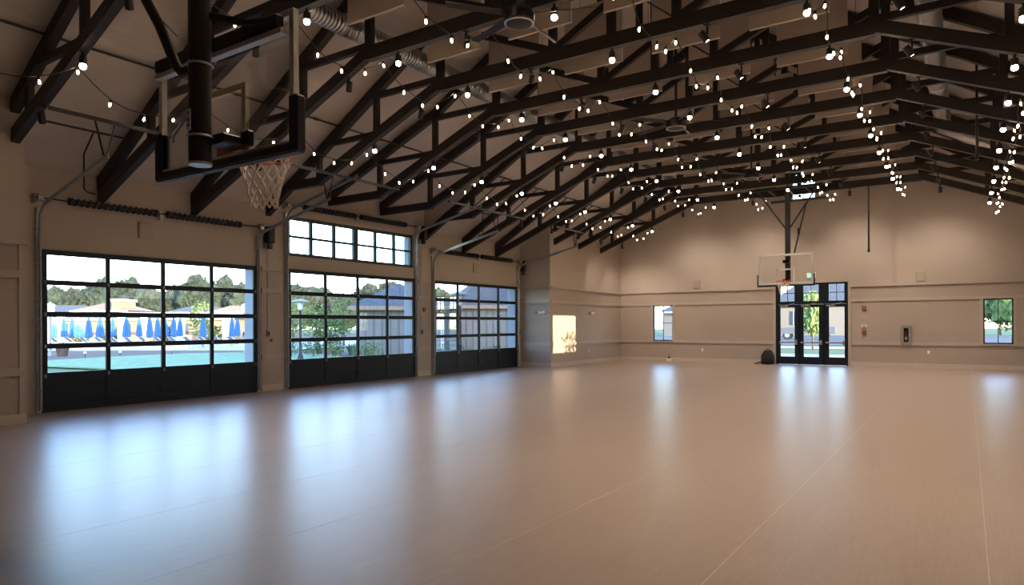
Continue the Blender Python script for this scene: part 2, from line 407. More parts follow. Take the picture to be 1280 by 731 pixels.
struct(MB().box(W+.001, J+.03, JF-.03, JF, 0, .16).build('baseboard_left_return', 'basebrd'))
st = MB()
for y in (JN-.11, JN-1.15, JN-2.2): st.box(J, J+.035, y, y+.10, .16, 2.98)
struct(st.build('trim_%d' % n_tr, 'trim')); n_tr += 1

# ---------------------------------------------------------------- windows and doors of the far wall
wn_i = 1
def sash(x0, x1, z0, z1, cols=2, rows=2):
    global wn_i
    o = MB()
    f = .045
    o.box(x0, x0+f, FAR+.05, FAR+.12, z0, z1); o.box(x1-f, x1, FAR+.05, FAR+.12, z0, z1); o.box(x0, x1, FAR+.05, FAR+.12, z0, z0+f); o.box(x0, x1, FAR+.05, FAR+.12, z1-f, z1)
    root = struct(o.build('window_%d' % wn_i, 'transom')); wn_i += 1
    mu = .025
    for c in range(1, cols): xm = x0+(x1-x0)*c/cols; MB().box(xm-mu/2, xm+mu/2, FAR+.06, FAR+.11, z0+f, z1-f).build('muntin', 'transom', root)
    for r in range(1, rows): zm = z0+(z1-z0)*r/rows; MB().box(x0+f, x1-f, FAR+.062, FAR+.108, zm-mu/2, zm+mu/2).build('muntin', 'transom', root)
    for c in range(cols):
        for r in range(rows):
            MB().box(x0+(x1-x0)*c/cols, x0+(x1-x0)*(c+1)/cols, FAR+.082, FAR+.088, z0+(z1-z0)*r/rows, z0+(z1-z0)*(r+1)/rows).build('pane', 'pane', root)
    return root
for wn in (WINL, WINR):
    sash(*wn)
    c = MB(); x0, x1, z0, z1 = wn
    c.box(x0-.09, x0, FAR-.035, FAR, z0-.05, z1+.1); c.box(x1, x1+.09, FAR-.035, FAR, z0-.05, z1+.1); c.box(x0, x1, FAR-.035, FAR, z1, z1+.1)
    c.box(x0-.11, x1+.11, FAR-.07, FAR, z0-.05, z0)
    struct(c.build('trim_%d' % n_tr, 'trim')); n_tr += 1
sash(*GW, cols=2, rows=3)
c = MB(); c.box(DX0-.1, DX0, FAR-.04, FAR, 0, DZ+.1); c.box(DX1, DX1+.1, FAR-.04, FAR, 0, DZ+.1); c.box(DX0, DX1, FAR-.04, FAR, DZ, DZ+.1)
struct(c.build('trim_%d' % n_tr, 'trim')); n_tr += 1
# door frame with three leaves and their transom lights
GL = [(-6.18, -5.65), (-5.32, -4.77), (-4.41, -3.87)]
LE = [(-6.27, -5.495), (-5.475, -4.60), (-4.58, -3.80)]
fr = MB()
fr.box(DX0, LE[0][0], FAR+.02, FAR+.14, 0, DZ); fr.box(LE[2][1], DX1, FAR+.02, FAR+.14, 0, DZ)
fr.box(LE[0][0], LE[2][1], FAR+.02, FAR+.14, 2.36, 2.48); fr.box(LE[0][0], LE[2][1], FAR+.02, FAR+.14, 3.12, DZ)
for a, b in ((LE[0][0], GL[0][0]), (GL[0][1], GL[1][0]), (GL[1][1], GL[2][0]), (GL[2][1], LE[2][1])): fr.box(a, b, FAR+.02, FAR+.14, 2.48, 3.12)
for g in (-5.485, -4.59): fr.box(g-.025, g+.025, FAR+.085, FAR+.13, 0, 2.36)
dfr = struct(fr.build('door_frame_far', 'doorblk'))
for a, b in GL:
    MB().box((a+b)/2-.012, (a+b)/2+.012, FAR+.05, FAR+.11, 2.48, 3.12).build('muntin', 'doorblk', dfr)
    MB().box(a, b, FAR+.052, FAR+.108, 2.788, 2.812).build('muntin', 'doorblk', dfr)
    for p, q in ((a, (a+b)/2), ((a+b)/2, b)):
        for z0, z1 in ((2.48, 2.8), (2.8, 3.12)): MB().box(p, q, FAR+.077, FAR+.083, z0, z1).build('pane', 'pane', dfr)
for k in range(3):
    a, b = LE[k]; g0, g1 = GL[k]
    d = MB(); d.box(a+.004, g0, FAR+.03, FAR+.08, .012, 2.352); d.box(g1, b-.004, FAR+.03, FAR+.08, .012, 2.352)
    d.box(g0, g1, FAR+.03, FAR+.08, .012, .31); d.box(g0, g1, FAR+.03, FAR+.08, 2.24, 2.352)
    root = struct(d.build('door_%d' % (k+1), 'doorblk'))
    MB().box(g0, g1, FAR+.052, FAR+.058, .31, 2.24).build('pane', 'pane', root)
    pb = MB(); pb.bbox(a+.05, b-.06, FAR-.035, FAR-.005, .84, .90, .008); pb.box(a+.05, a+.12, FAR-.02, FAR+.03, .835, .905); pb.bbox(b-.13, b-.05, FAR-.04, FAR+.03, .78, .96, .01)
    pb.build('push_bar', 'nickel', root)
    cb = MB(); cb.bbox(a+.08, a+.40, FAR-.03, FAR+.03, 2.26, 2.32, .008); cb.build('door_closer', 'nickel', root)
    ca = MB(); ca.tube([(a+.28, FAR-.01, 2.33), (a+.5, FAR-.12, 2.37), (a+.62, FAR+.02, 2.40)], .012, 6); ca.build('closer_arm', 'nickel', root)

# unseen right-hand high window, added so the sun throws its patch on the left wall
m = MB(); f = .05
m.box(RT+.08, RT+.14, SW[0], SW[0]+f, SW[2], SW[3]); m.box(RT+.08, RT+.14, SW[1]-f, SW[1], SW[2], SW[3]); m.box(RT+.08, RT+.14, SW[0], SW[1], SW[2], SW[2]+f); m.box(RT+.08, RT+.14, SW[0], SW[1], SW[3]-f, SW[3])
wr = struct(m.build('window_%d' % wn_i, 'transom')); wn_i += 1
MB().box(RT+.105, RT+.111, SW[0]+f, SW[1]-f, SW[2]+f, SW[3]-f).build('pane', 'pane', wr)

# transom windows above the middle garage door
tz0, tz1 = 3.40, 4.42; ty0, ty1 = DOORS[1][0]+.03, DOORS[1][1]-.03
def xbox(m, y0, y1, z0, z1, d0=.10, d1=.02): return m.box(W-d0, W-d1, y0, y1, z0, z1)
for k in range(2):
    y0 = ty0+(ty1-ty0)*k/2; y1 = ty0+(ty1-ty0)*(k+1)/2; f = .085
    m = MB(); xbox(m, y0, y0+f, tz0, tz1); xbox(m, y1-f, y1, tz0, tz1); xbox(m, y0+f, y1-f, tz0, tz0+f); xbox(m, y0+f, y1-f, tz1-f, tz1)
    root = struct(m.build('window_%d' % wn_i, 'transom')); wn_i += 1
    for c in (1, 2): ym = y0+(y1-y0)*c/3; xbox(MB(), ym-.045, ym+.045, tz0+f, tz1-f, .095, .03).build('muntin', 'transom', root)
    zm = (tz0+tz1)/2; xbox(MB(), y0+f, y1-f, zm-.03, zm+.03, .09, .035).build('muntin', 'transom', root)
    for c in range(3):
        for r in range(2): xbox(MB(), y0+(y1-y0)*c/3, y0+(y1-y0)*(c+1)/3, tz0+(tz1-tz0)*r/2, tz0+(tz1-tz0)*(r+1)/2, .064, .058).build('pane', 'pane', root)

# ---------------------------------------------------------------- roof trusses
Y0, SP = 4.775, 1.962
TY = [Y0+SP*i for i in range(12)]
def zr(u): return 4.45 + SL*(9.35-u)            # rafter centre line, u = distance from the ridge plane
def zl(u): return 4.20 + .412*(9.35-u)          # lower chord centre line
KU, ZT = 3.80, 6.455                             # knee and tie beam
U1, U2, UN = 7.45, 5.60, 1.16
T2 = .07                                        # half thickness
HB = .205
mesh_cache = {}
def part(root, key, name, fn):
    if key not in mesh_cache:
        m = MB(); fn(m); mesh_cache[key] = m.mesh(name, 'truss')
    return inst(mesh_cache[key], name, root)
def truss(i):
    kind = 'J' if i in (0, 9, 10, 11) else ('E' if i in (3, 6) else ('D' if i in (4, 5) else 'W'))
    extra = {'J': 'landing on the left side wall', 'E': 'flanking the raised middle bay', 'D': 'cut short over the middle door', 'W': 'landing above the garage doors'}[kind]
    nm = {0: 'nearest dark roof truss at upper left, '}.get(i, '%s dark roof truss from the camera, ' % ORD[i])
    if i == 11: nm = 'farthest dark roof truss, closest to the far wall, '
    t = thing('roof_truss', nm + extra, 'roof truss', (XC, TY[i], 0), 'dark timber roof trusses')
    a = T2
    for s in (-1, 1):
        uw = 9.35 if (s < 0 and kind != 'J') else 8.0
        sk = 'J' if (s > 0 or kind == 'J') else kind
        utop = U2 if sk == 'D' else uw
        part(t, ('raf', s, sk), 'rafter', lambda m: m.slope(s*utop, zr(utop), 0, zr(0), HB, -a, a))
        if sk == 'D':
            part(t, ('draf', s), 'dormer_rafter', lambda m: m.slope(s*9.35, zd(W)-.17, s*U2, zd(-10.65)-.17, HB, -a+.002, a-.002))
        if sk in 'EDW' and sk != 'W':
            part(t, ('lc', s, sk), 'lower_chord', lambda m: m.slope(s*(U1+.05), zl(U1+.05), s*KU, zl(KU), HB, -a+.004, a-.004))
            ue = 9.35 if sk == 'D' else 8.45
            part(t, ('hor', s, sk), 'outer_tie', lambda m: m.box(min(s*ue, s*(U1-.06)), max(s*ue, s*(U1-.06)), -.06, .06, 4.86, 5.06))
        else:
            part(t, ('lc', s, sk), 'lower_chord', lambda m: m.slope(s*uw, zl(uw), s*KU, zl(KU), HB, -a+.004, a-.004))
        # posts
        w2 = .06
        if sk == 'D': part(t, ('p1', s, sk), 'post', lambda m: m.box(s*U1-w2, s*U1+w2, -.05, .05, 4.9, zd(XC-U1)-.25))
        elif sk == 'E' or True: part(t, ('p1', s, 'x'), 'post', lambda m: m.box(s*U1-w2, s*U1+w2, -.05, .05, zl(U1), zr(U1)))
        part(t, ('p2', s), 'post', lambda m: m.box(s*U2-w2, s*U2+w2, -.05, .05, zl(U2), zr(U2)))
        part(t, ('p3', s), 'post', lambda m: m.box(s*KU-.075, s*KU+.075, -.055, .055, zl(KU)-.05, zr(KU)))
        part(t, ('pn', s), 'post', lambda m: m.box(s*UN-.07, s*UN+.07, -.05, .05, ZT, zr(UN)))
        # struts from each rafter joint across to the next post foot
        part(t, ('s1', s), 'strut', lambda m: m.box(min(s*U1, s*U2), max(s*U1, s*U2), -.045, .045, zl(U2)-.03, zl(U2)+.08))
        part(t, ('s2', s), 'strut', lambda m: m.box(min(s*U2, s*KU), max(s*U2, s*KU), -.046, .046, ZT+.08, ZT+.20))
        # web diagonals
        part(t, ('d1', s), 'diagonal', lambda m: m.slope(s*UN, ZT+.1, s*KU, zr(KU)-.12, .13, -.044, .044))
        if s < 0: part(t, ('d2', s), 'diagonal', lambda m: m.slope(-UN, ZT+.1, 0, 7.15, .13, -.043, .043))
        else: part(t, ('d2', s), 'tie_rod', lambda m: m.tube([(UN, 0, ZT+.1), (0, 0, 7.5)], .016, 6))
    part(t, 'tie', 'tie_beam', lambda m: m.box(-KU-.02, KU+.02, -a+.002, a-.002, ZT-.12, ZT+.12))
    part(t, 'king', 'king_post', lambda m: m.box(-.07, .07, -.052, .052, ZT, zr(0)))
    return t
for i in range(12): truss(i)

# ---------------------------------------------------------------- roof lamps, spotlight heads
lamp_neck = MB().lathe([(.02, .15), (.02, .10), (.05, .09), (.055, .0), (.05, -.02)], 12).mesh('neck', 'black', True)
lamp_bulb = MB().lathe([(.036, -.015), (.048, -.045), (.043, -.072), (.024, -.088), (.004, -.094)], 12).mesh('bulb', 'lamp', True)
ROWS = [(-10.72, .35, 'left slope'), (-8.17, .8, 'left end of the tie beam'), (-5.05, 1.05, 'middle of the tie beam'), (-1.93, 1.15, 'right end of the tie beam'), (.60, 1.0, 'right slope')]   # x, share of full power, place
def spot(parent, e, ang, blend, rot, z=-.13):
    ld = bpy.data.lights.new('lamp_light', 'SPOT'); ld.energy = e; ld.spot_size = R(ang); ld.spot_blend = blend; ld.shadow_soft_size = .06; ld.color = (1.0, .80, .62)
    o = bpy.data.objects.new('lamp_light', ld); col.objects.link(o); o.parent = parent; o.location = (0, 0, z); o.rotation_euler = rot
for i in range(12):
    tn = ('%s truss' % ORD[i]) if i not in (0, 11) else ('nearest truss' if i == 0 else 'farthest truss')
    for X, pw, nm in ROWS:
        ztop = (zl(abs(X-XC))-.115) if 'slope' in nm else ZT-.12
        t = thing('roof_lamp', 'glowing round lamp hung under the %s of the %s' % (nm, tn), 'lamp', (X, TY[i], ztop-.15), 'round lamps under the trusses')
        inst(lamp_neck, 'lamp_holder', t); inst(lamp_bulb, 'bulb', t)
        spot(t, LAMP_W*pw, 82, .75, (0, 0, 0))
head_body = MB().lathe([(.0, .0), (.05, .0), (.055, .012), (.055, .17), (.04, .18), (.0, .18)], 12).mesh('head', 'black', True)
head_lens = MB().lathe([(.0, -.002), (.028, -.002), (.028, .004), (.0, .004)], 12).mesh('lens', 'lamp', True)
head_arm = MB().box(-.05, .05, -.03, .03, .0, .02).box(-.012, .012, -.02, .02, -.14, .0).mesh('bracket', 'black')
HROWS = [(-12.04, 'outer left slope', -1), (-9.40, 'left slope', -1), (-6.69, 'left half of the tie beam', 0), (-3.40, 'right half of the tie beam', 0), (-.72, 'right slope', -1)]
for i in range(12):
    tn = ('%s truss' % ORD[i]) if i not in (0, 11) else ('nearest truss' if i == 0 else 'farthest truss')
    for k, (X, nm, s) in enumerate(HROWS):
        if X < -11 and i in (3, 4, 5, 6): continue
        u = abs(X-XC); zt = (zl(u)-.115) if s else ZT-.12
        t = thing('spotlight', 'small black spotlight under the %s of the %s' % (nm, tn), 'spotlight', (X, TY[i], zt-.021), 'black spotlight heads')
        inst(head_arm, 'bracket', t)
        ry = R(-32) if X < XC else R(32)
        wash = i >= 10       # the last two rows are turned on the far wall
        h = inst(head_body, 'head', t, (0, 0, -.24), (R(29 if i == 11 else 45), 0, 0) if wash else (R(20), -ry, 0))
        inst(head_lens, 'lens', h)
        ld_rot = (0, 0, 0)
        if wash: spot(h, 150 if i == 11 else 140, 105, 1.0, (0, 0, 0), -.02)
        elif k in (1, 2, 3): spot(h, HEAD_W, 70, .8, (0, 0, 0), -.02)

# ---------------------------------------------------------------- string lights: six lines, swagged from truss to truss
bulb_me = MB().lathe([(.009, .012), (.015, -.006), (.0185, -.026), (.014, -.044), (.004, -.056)], 8).mesh('bulb', 'bulb', True)
SROWS = [(-10.92, 'far left, below the slope'), (-8.50, 'left, beside the knees'), (-6.24, 'left of centre'), (-3.88, 'right of centre'), (-1.72, 'right, beside the knees'), (.78, 'far right, below the slope')]
for X, nm in SROWS:
    u = abs(X-XC); zt = (zl(u)-.20) if u > KU else ZT-.20
    t = thing('string_light', 'black cord of small warm bulbs running down the hall, %s' % nm, 'string light', (X, TY[0], zt), 'string lights swagged between trusses')
    cord = MB(); pts = []; spots = []
    for i in range(-1, 11):
        ya, yb = (i)*SP, (i+1)*SP
        sag = .40 + .05*math.sin(i*2.1+X)
        for k in range(8):
            s = k/8; p = (0.04*math.sin(i*3+k*1.3+X), ya+(yb-ya)*s, -sag*4*s*(1-s))
            pts.append(p)
            if k % 2 == 0 and (i >= 0 or k >= 4): spots.append(p)
    pts.append((0, 11*SP, 0)); spots.append(pts[-1])
    cord.tube(pts, .008, 5)
    for p in spots: cord.lathe([(.016, -.005), (.018, -.05), (.014, -.055)], 6, p)
    cord.build('cord', 'black', t)
    for p in spots:
        inst(bulb_me, 'bulb', t, (p[0], p[1], p[2]-.062), (R(rnd.uniform(-14, 14)), R(rnd.uniform(-14, 14)), 0))

# ---------------------------------------------------------------- acoustic panels between the trusses
pan = MB().bbox(-.61, .61, -.025, .025, .012, 1.22, .006).mesh('panel', 'baffle')
pedge = MB().box(-.612, .612, -.028, .028, .0, .014).mesh('edge_strip', 'bafedge')
pwire = MB().tube([(-.5, 0, 1.2), (-.5, 0, 1.95)], .006, 5).tube([(.5, 0, 1.2), (.5, 0, 1.95)], .006, 5)
PC = [(-7.73, 'outer left column'), (-5.91, 'inner left column'), (-4.11, 'inner right column'), (-2.39, 'outer right column')]
ORD2 = ['first', 'second', 'third', 'fourth', 'fifth', 'sixth', 'seventh', 'eighth', 'ninth', 'tenth', 'eleventh', 'twelfth']
for i in range(1, 11):
    y = TY[i]+SP/2
    for X, nm in PC:
        t = thing('acoustic_panel', 'beige acoustic panel in the %s, hung between the %s and %s trusses' % (nm, ORD2[i], ORD2[i+1]), 'acoustic panel', (X, y, 6.49), 'hanging acoustic panels')
        inst(pan, 'panel', t); inst(pedge, 'edge_strip', t)
        for s in (-.5, .5):
            ztop = zc(X+s)-6.49
            k = ('pw', round(ztop, 2))
            if k not in mesh_cache: mesh_cache[k] = MB().tube([(0, 0, 1.2), (0, 0, ztop)], .006, 5).mesh('wire', 'black')
            inst(mesh_cache[k], 'hanging_wire', t, (s, 0, 0))

# ---------------------------------------------------------------- ceiling fans
def fan(y, label):
    t = thing('ceiling_fan', label, 'ceiling fan', (XC, y, 5.68), 'ceiling fans under the ridge')
    MB().tube([(0, 0, .25), (0, 0, zc(XC)-5.68-.02)], .028, 10).build('down_rod', 'black', t)
    MB().lathe([(.0, .26), (.10, .25), (.19, .19), (.21, .15), (.21, .05), (.19, .035), (0, .035)], 24).build('motor_housing', 'black', t, smooth=True)
    MB().lathe([(.20, .036), (.205, .02), (.19, .012), (.185, .03)], 24).build('trim_ring', 'nickel', t, smooth=True)
    MB().lathe([(.0, .0), (.12, .006), (.175, .022), (.175, .034), (0, .034)], 24).build('bottom_plate', 'blackm', t, smooth=True)
    bl = MB().add([(.20, -.05, .12), (1.0, -.06, .10), (1.05, .02, .13), (.20, .05, .16), (.20, -.05, .128), (1.0, -.06, .108), (1.05, .02, .138), (.20, .05, .168)],
                  [(0,3,2,1),(4,5,6,7),(0,1,5,4),(1,2,6,5),(2,3,7,6),(3,0,4,7)]).mesh('blade', 'black')
    for k in range(5): inst(bl, 'blade', t, rot=(0, 0, R(72*k+20)))
fan(7.76, 'black ceiling fan with shiny round base near the top edge of the picture')
fan(13.77, 'black ceiling fan on a long down rod in the middle of the hall')
fan(19.75, 'black ceiling fan farthest away, near the far basketball frame')

# ---------------------------------------------------------------- ducts
def duct(X, y0, y1, label, zz=6.98):
    t = thing('spiral_duct', label, 'duct', (X, y0, zz))
    L = y1-y0; r = .185
    MB().lathe([(r, 0), (r, L)], 28, axis='Y').build('duct_tube', 'duct', t, smooth=True)
    for k in range(int(L/2.9)+1):
        MB().lathe([(r+.002, k*2.9+.3), (r+.014, k*2.9+.31), (r+.014, k*2.9+.36), (r+.002, k*2.9+.37)], 28, axis='Y').build('joint_band', 'galv', t, smooth=True)
    for k in range(int(L/SP)):
        yy = k*SP+1.4; zt = zc(X)-zz
        MB().tube([(0, yy, r), (0, yy, zt)], .006, 5).build('hanger_rod', 'blackm', t)
        MB().lathe([(r+.003, yy-.015), (r+.006, yy-.015), (r+.006, yy+.015), (r+.003, yy+.015)], 24, axis='Y').build('strap', 'galv', t)
    return t
duct(-9.25, 5.2, 24.6, 'silver spiral air duct running along the left side of the roof')
t = duct(-.52, 8.6, 21.6, 'silver spiral air duct on the right with a branch angling down to the wall', 6.86)
m = MB().tube([(.0, 13.0, 0), (.35, 13.35, -.12), (.9, 13.5, -.45), (1.9, 13.7, -1.15)], .185, 20); m.build('branch_tube', 'duct', t, smooth=True)
m = MB().tube([(1.86, 13.69, -1.12), (1.95, 13.71, -1.19)], .21, 20); m.build('branch_collar', 'galv', t, smooth=True)

# sprinkler pipes under the left roof slope
def pipe(name, label, paths, r=.022, cat='pipe', m='truss'):
    t = thing(name, label, cat, tuple(paths[0][0]))
    o = Vector(paths[0][0])
    for k, p in enumerate(paths): MB().tube([Vector(q)-o for q in p], r if k == 0 else r*.8, 8).build('pipe_run' if k == 0 else 'pipe_branch', m, t)
    return t, o
xp = -11.79; zp = zc(xp)-.07
br = []
for i in range(1, 11):
    y = TY[i]+.7
    if DORM0 < y < DORM1: continue
    br.append([(xp, y, zp), (xp, y, zp-.0), (xp-1.2, y, zc(xp-1.2)-.12), (xp-1.2, y, zc(xp-1.2)-.24)])
pt, po = pipe('sprinkler_pipe', 'long dark sprinkler pipe under the left roof boards', [[(xp, BACK+.02, zp), (xp, FAR-.02, zp)]] + br)
for i in range(1, 11):
    MB().lathe([(.03, -.06), (.034, -.05), (.034, .05), (.03, .06)], 8, (0, TY[i]+1.25-po.y, 0), 'Y').build('coupling', 'truss', pt)
pipe('sprinkler_pipe', 'short dark pipe dropping in front of the left wall above the first door', [[(-13.07, 5.1, 5.12), (-13.07, 6.66, 5.12)], [(-13.72, 6.12, 4.83), (-13.72, 6.12, 4.18), (-13.76, 6.2, 4.14), (-13.76, 6.34, 4.12)], [(-13.07, 6.0, 5.12), (-13.72, 6.12, 4.83)]], .02)
pipe('sprinkler_pipe', 'dark drop pipe beside the right end of the raised bay', [[(-12.9, 17.3, 5.2), (-12.9, 18.4, 5.2)], [(-12.9, 17.6, 5.2), (-12.9, 17.6, 4.5), (-12.95, 17.45, 4.48)]], .02)

# ---------------------------------------------------------------- overhead garage doors with tracks, springs and openers
BZ = [.643, 1.243, 1.843, 2.443]
WORD = ['nearest', 'middle', 'farthest']
hinge_me = MB().bbox(0, .03, -.022, .022, -.035, .035, .006).mesh('hinge', 'grey')
roller_me = MB().tube([(.02, 0, 0), (.02, 0, 0)], .001, 4)
bays = [(0, 2), (3, 5), (6, 8)]
def garage(k):
    y0, y1 = DOORS[k]; y0 += 0; w = y1-y0
    lab = ['black glazed overhead door nearest the camera, lawn and blue umbrellas behind', 'black glazed overhead door in the middle, below the transom windows', 'black glazed overhead door farthest from the camera, beside the wall return'][k]
    t = thing('garage_door', lab, 'garage door', (W+.012, y0, 0), 'glazed overhead doors')
    D = .045; ez = .075; cw = (w-.085)/4
    ys = [i*cw for i in range(5)]
    for i, y in enumerate(ys): MB().box(.002, D, y, y+.085, .0, DTOP).build('stile', 'doorblk', t)
    for z, h in [(0, .13), (BZ[0]-.02, .12), (BZ[1]-.05, .10), (BZ[2]-.05, .10), (BZ[3]-.05, .10), (DTOP-.10, .10)]:
        MB().box(0, D+.002, 0.01, w-.01, z, z+h).build('rail', 'doorblk', t)
    zs = [(BZ[0]+.10, BZ[1]-.05), (BZ[1]+.05, BZ[2]-.05), (BZ[2]+.05, BZ[3]-.05), (BZ[3]+.05, DTOP-.10)]
    for i in range(4):
        a, b = ys[i]+.085, ys[i+1]
        for z0, z1 in zs: MB().box(.018, .024, a-.004, b+.004, z0-.004, z1+.004).build('pane', 'pane', t)
        MB().box(.014, .030, a-.004, b+.004, .12, BZ[0]).build('solid_panel', 'doorblk', t)
        MB().box(.028, .036, a+.0, b, .36, .375).build('panel_rib', 'doorblk', t)
    for i, y in enumerate(ys):
        for z in [BZ[0]+.04]+BZ[1:]: inst(hinge_me, 'hinge', t, (D+.001, y+.0425, z))
    MB().box(0, D+.004, 0, w, -.0, .02).build('bottom_seal', 'black', t)
    MB().bbox(D, D+.05, w*.5-.09, w*.5+.09, .30, .34, .008).build('lift_handle', 'blackm', t)
    # tracks
    drum_z = [4.0, 4.67, 4.02][k]; X0 = W+.09
    for s, yy in ((0, y0-.055), (1, y1+.055)):
        side = 'left' if s == 0 else 'right'
        tt = thing('door_track', 'galvanised curved track on the %s of the %s overhead door' % (side, WORD[k]), 'door track', (X0, yy, 0), 'galvanised door tracks')
        zt = drum_z-.18; path = [(0, 0, .05), (0, 0, zt-.25)]
        for q in range(1, 7):
            a = q/6*R(77); path.append((.34*(1-math.cos(a)), 0, zt-.25+.34*math.sin(a)))
        ex, ezz = path[-1][0], path[-1][2]; sl = math.tan(R(13))
        endx = 2.55; path.append((endx, 0, ezz+(endx-ex)*sl))
        # channel section swept by boxes
        for nm2, off, wd in (('track_web', 0.0, .006),):
            m = MB()
            for p, q in zip(path[:-1], path[1:]):
                p, q = Vector(p), Vector(q); d = (q-p).normalized(); n = Vector((-d.z, 0, d.x))*.028
                for sgn in (1,):
                    m.add([p+n+Vector((0,-.004,0)), q+n+Vector((0,-.004,0)), q-n+Vector((0,-.004,0)), p-n+Vector((0,-.004,0)), p+n+Vector((0,.004,0)), q+n+Vector((0,.004,0)), q-n+Vector((0,.004,0)), p-n+Vector((0,.004,0))],
                          [(0,1,2,3),(7,6,5,4),(0,4,5,1),(1,5,6,2),(2,6,7,3),(3,7,4,0)])
            m.build('track_web', 'galv', tt)
        for sgn in (-1, 1):
            pts = []
            for i2, p in enumerate(path):
                a = Vector(path[max(0, i2-1)]); b = Vector(path[min(len(path)-1, i2+1)]); d = (b-a).normalized(); n = Vector((-d.z, 0, d.x))
                pts.append(Vector(p)+n*.028*sgn+Vector((0, .012 if s == 0 else -.012, 0)))
            MB().tube(pts, .012, 6).build('track_lip', 'galv', tt)
        MB().box(-.075, -.035, -.035, .035, 0.0, zt).build('wall_angle', 'galv', tt)
        for z in (.4, 1.2, 2.0, 2.8): MB().box(-.05, -.004, -.02, .02, z, z+.06).build('jamb_bracket', 'galv', tt)
        # hanger at the track end
        e = Vector(path[-1])
        MB().box(e.x-.10, e.x-.06, TY[bays[k][s]]+.0-yy, TY[bays[k][s]+1]-yy, 4.98, 5.04).build('hanger_bar', 'blackm', tt)
        for q in (-.16, .16):
            MB().tube([(e.x-.08, q*.15, e.z+.0), (e.x-.08, q, 5.0)], .016, 6).build('hanger', 'blackm', tt)
    # spring shaft
    tz = drum_z; ya, yb = y0-.14, y1+.16
    ts = thing('torsion_spring_shaft', 'black coil torsion springs on a shaft above the %s overhead door' % WORD[k], 'door spring', (W+.16, ya, tz), 'torsion spring shafts')
    L = yb-ya
    MB().tube([(0, 0, 0), (0, L, 0)], .014, 8).build('shaft', 'blackm', ts)
    for a, b in ((.12*L, .455*L), (.51*L, .86*L)):
        turns = 15; pts = []
        for q in range(turns*10+1):
            th = 2*math.pi*q/10; pts.append((.062*math.cos(th), a+(b-a)*q/(turns*10), .062*math.sin(th)))
        MB().tube(pts, .02, 5).build('coil_spring', 'pad', ts)
        MB().lathe([(.052, a), (.052, b)], 10, axis='Y').build('spring_core', 'blackm', ts, smooth=True)
        for yy in (a, b): MB().lathe([(.03, yy-.03), (.075, yy-.03), (.075, yy+.03), (.03, yy+.03)], 12, axis='Y').build('spring_cone', 'blackm', ts, smooth=True)
    for yy in (.07, L-.10): MB().lathe([(.03, yy-.05), (.075, yy-.05), (.065, yy+.0), (.08, yy+.04), (.03, yy+.04)], 16, axis='Y').build('cable_drum', 'galv', ts, smooth=True)
    MB().box(-.14, -.02, L*.4825-.03, L*.4825+.03, -.12, .06).build('centre_bracket', 'galv', ts)
    for yy in (.02, L-.03): MB().box(-.145, -.01, yy-.02, yy+.02, -.10, .08).build('end_plate', 'galv', ts)
    # opener
    to = thing('door_opener', 'black motor box mounted at the right end of the %s overhead door' % WORD[k], 'door opener', (W+.02, yb+.04, tz-.02), 'door opener motors')
    MB().bbox(.02, .24, .02, .20, -.34, .07, .02).build('motor_box', 'blackm', to)
    MB().lathe([(.05, -.02), (.07, .0), (.07, .10), (.05, .12)], 14, (.13, .11, -.46), 'Z').build('motor', 'black', to, smooth=True)
    MB().box(0.0, .02, .0, .24, -.45, .10).build('mounting_plate', 'galv', to)
    lp = [(.13+.05*math.sin(a), .11, -.44-.16*math.sin(a/2)) for a in [0, 1, 2, 3.14, 4.2, 5.2, 6.28]]
    MB().tube(lp, .006, 5).build('pull_chain', 'galv', to)
for k in range(3): garage(k)

# ---------------------------------------------------------------- basketball goals
def rim_net(t, y_dir, rc, cordr=.008):
    # rim ring at rc (local), net hanging below
    n = 28; cx, cy, cz = rc
    rim = MB().tube([(cx+.229*math.cos(2*math.pi*k/n), cy+.229*math.sin(2*math.pi*k/n), cz) for k in range(n)], .011, 8, closed=True)
    rim.tube([(cx-.08, cy-y_dir*.21, cz-.01), (cx-.08, cy-y_dir*.36, cz-.06)], .012, 6); rim.tube([(cx+.08, cy-y_dir*.21, cz-.01), (cx+.08, cy-y_dir*.36, cz-.06)], .012, 6)
    r = rim.build('rim', 'orange', t, smooth=True)
    MB().box(cx-.11, cx+.11, min(cy-y_dir*.37, cy-y_dir*.30), max(cy-y_dir*.37, cy-y_dir*.30), cz-.10, cz+.012).build('rim_mount', 'orange', t)
    nm = MB(); S = 12; rows = [(.225, -.012), (.19, -.09), (.165, -.16), (.145, -.23), (.128, -.30), (.118, -.36), (.112, -.42)]
    for s in range(S):
        for d in (1, -1):
            pts = []
            for q, (rr, dz) in enumerate(rows):
                a = 2*math.pi*(s+.5*q*d)/S; pts.append((cx+rr*math.cos(a), cy+rr*math.sin(a), cz+dz+.008*math.sin(s*2.1+q)))
            nm.tube(pts, cordr, 5)
    nm.build('net', 'net', t, smooth=True)
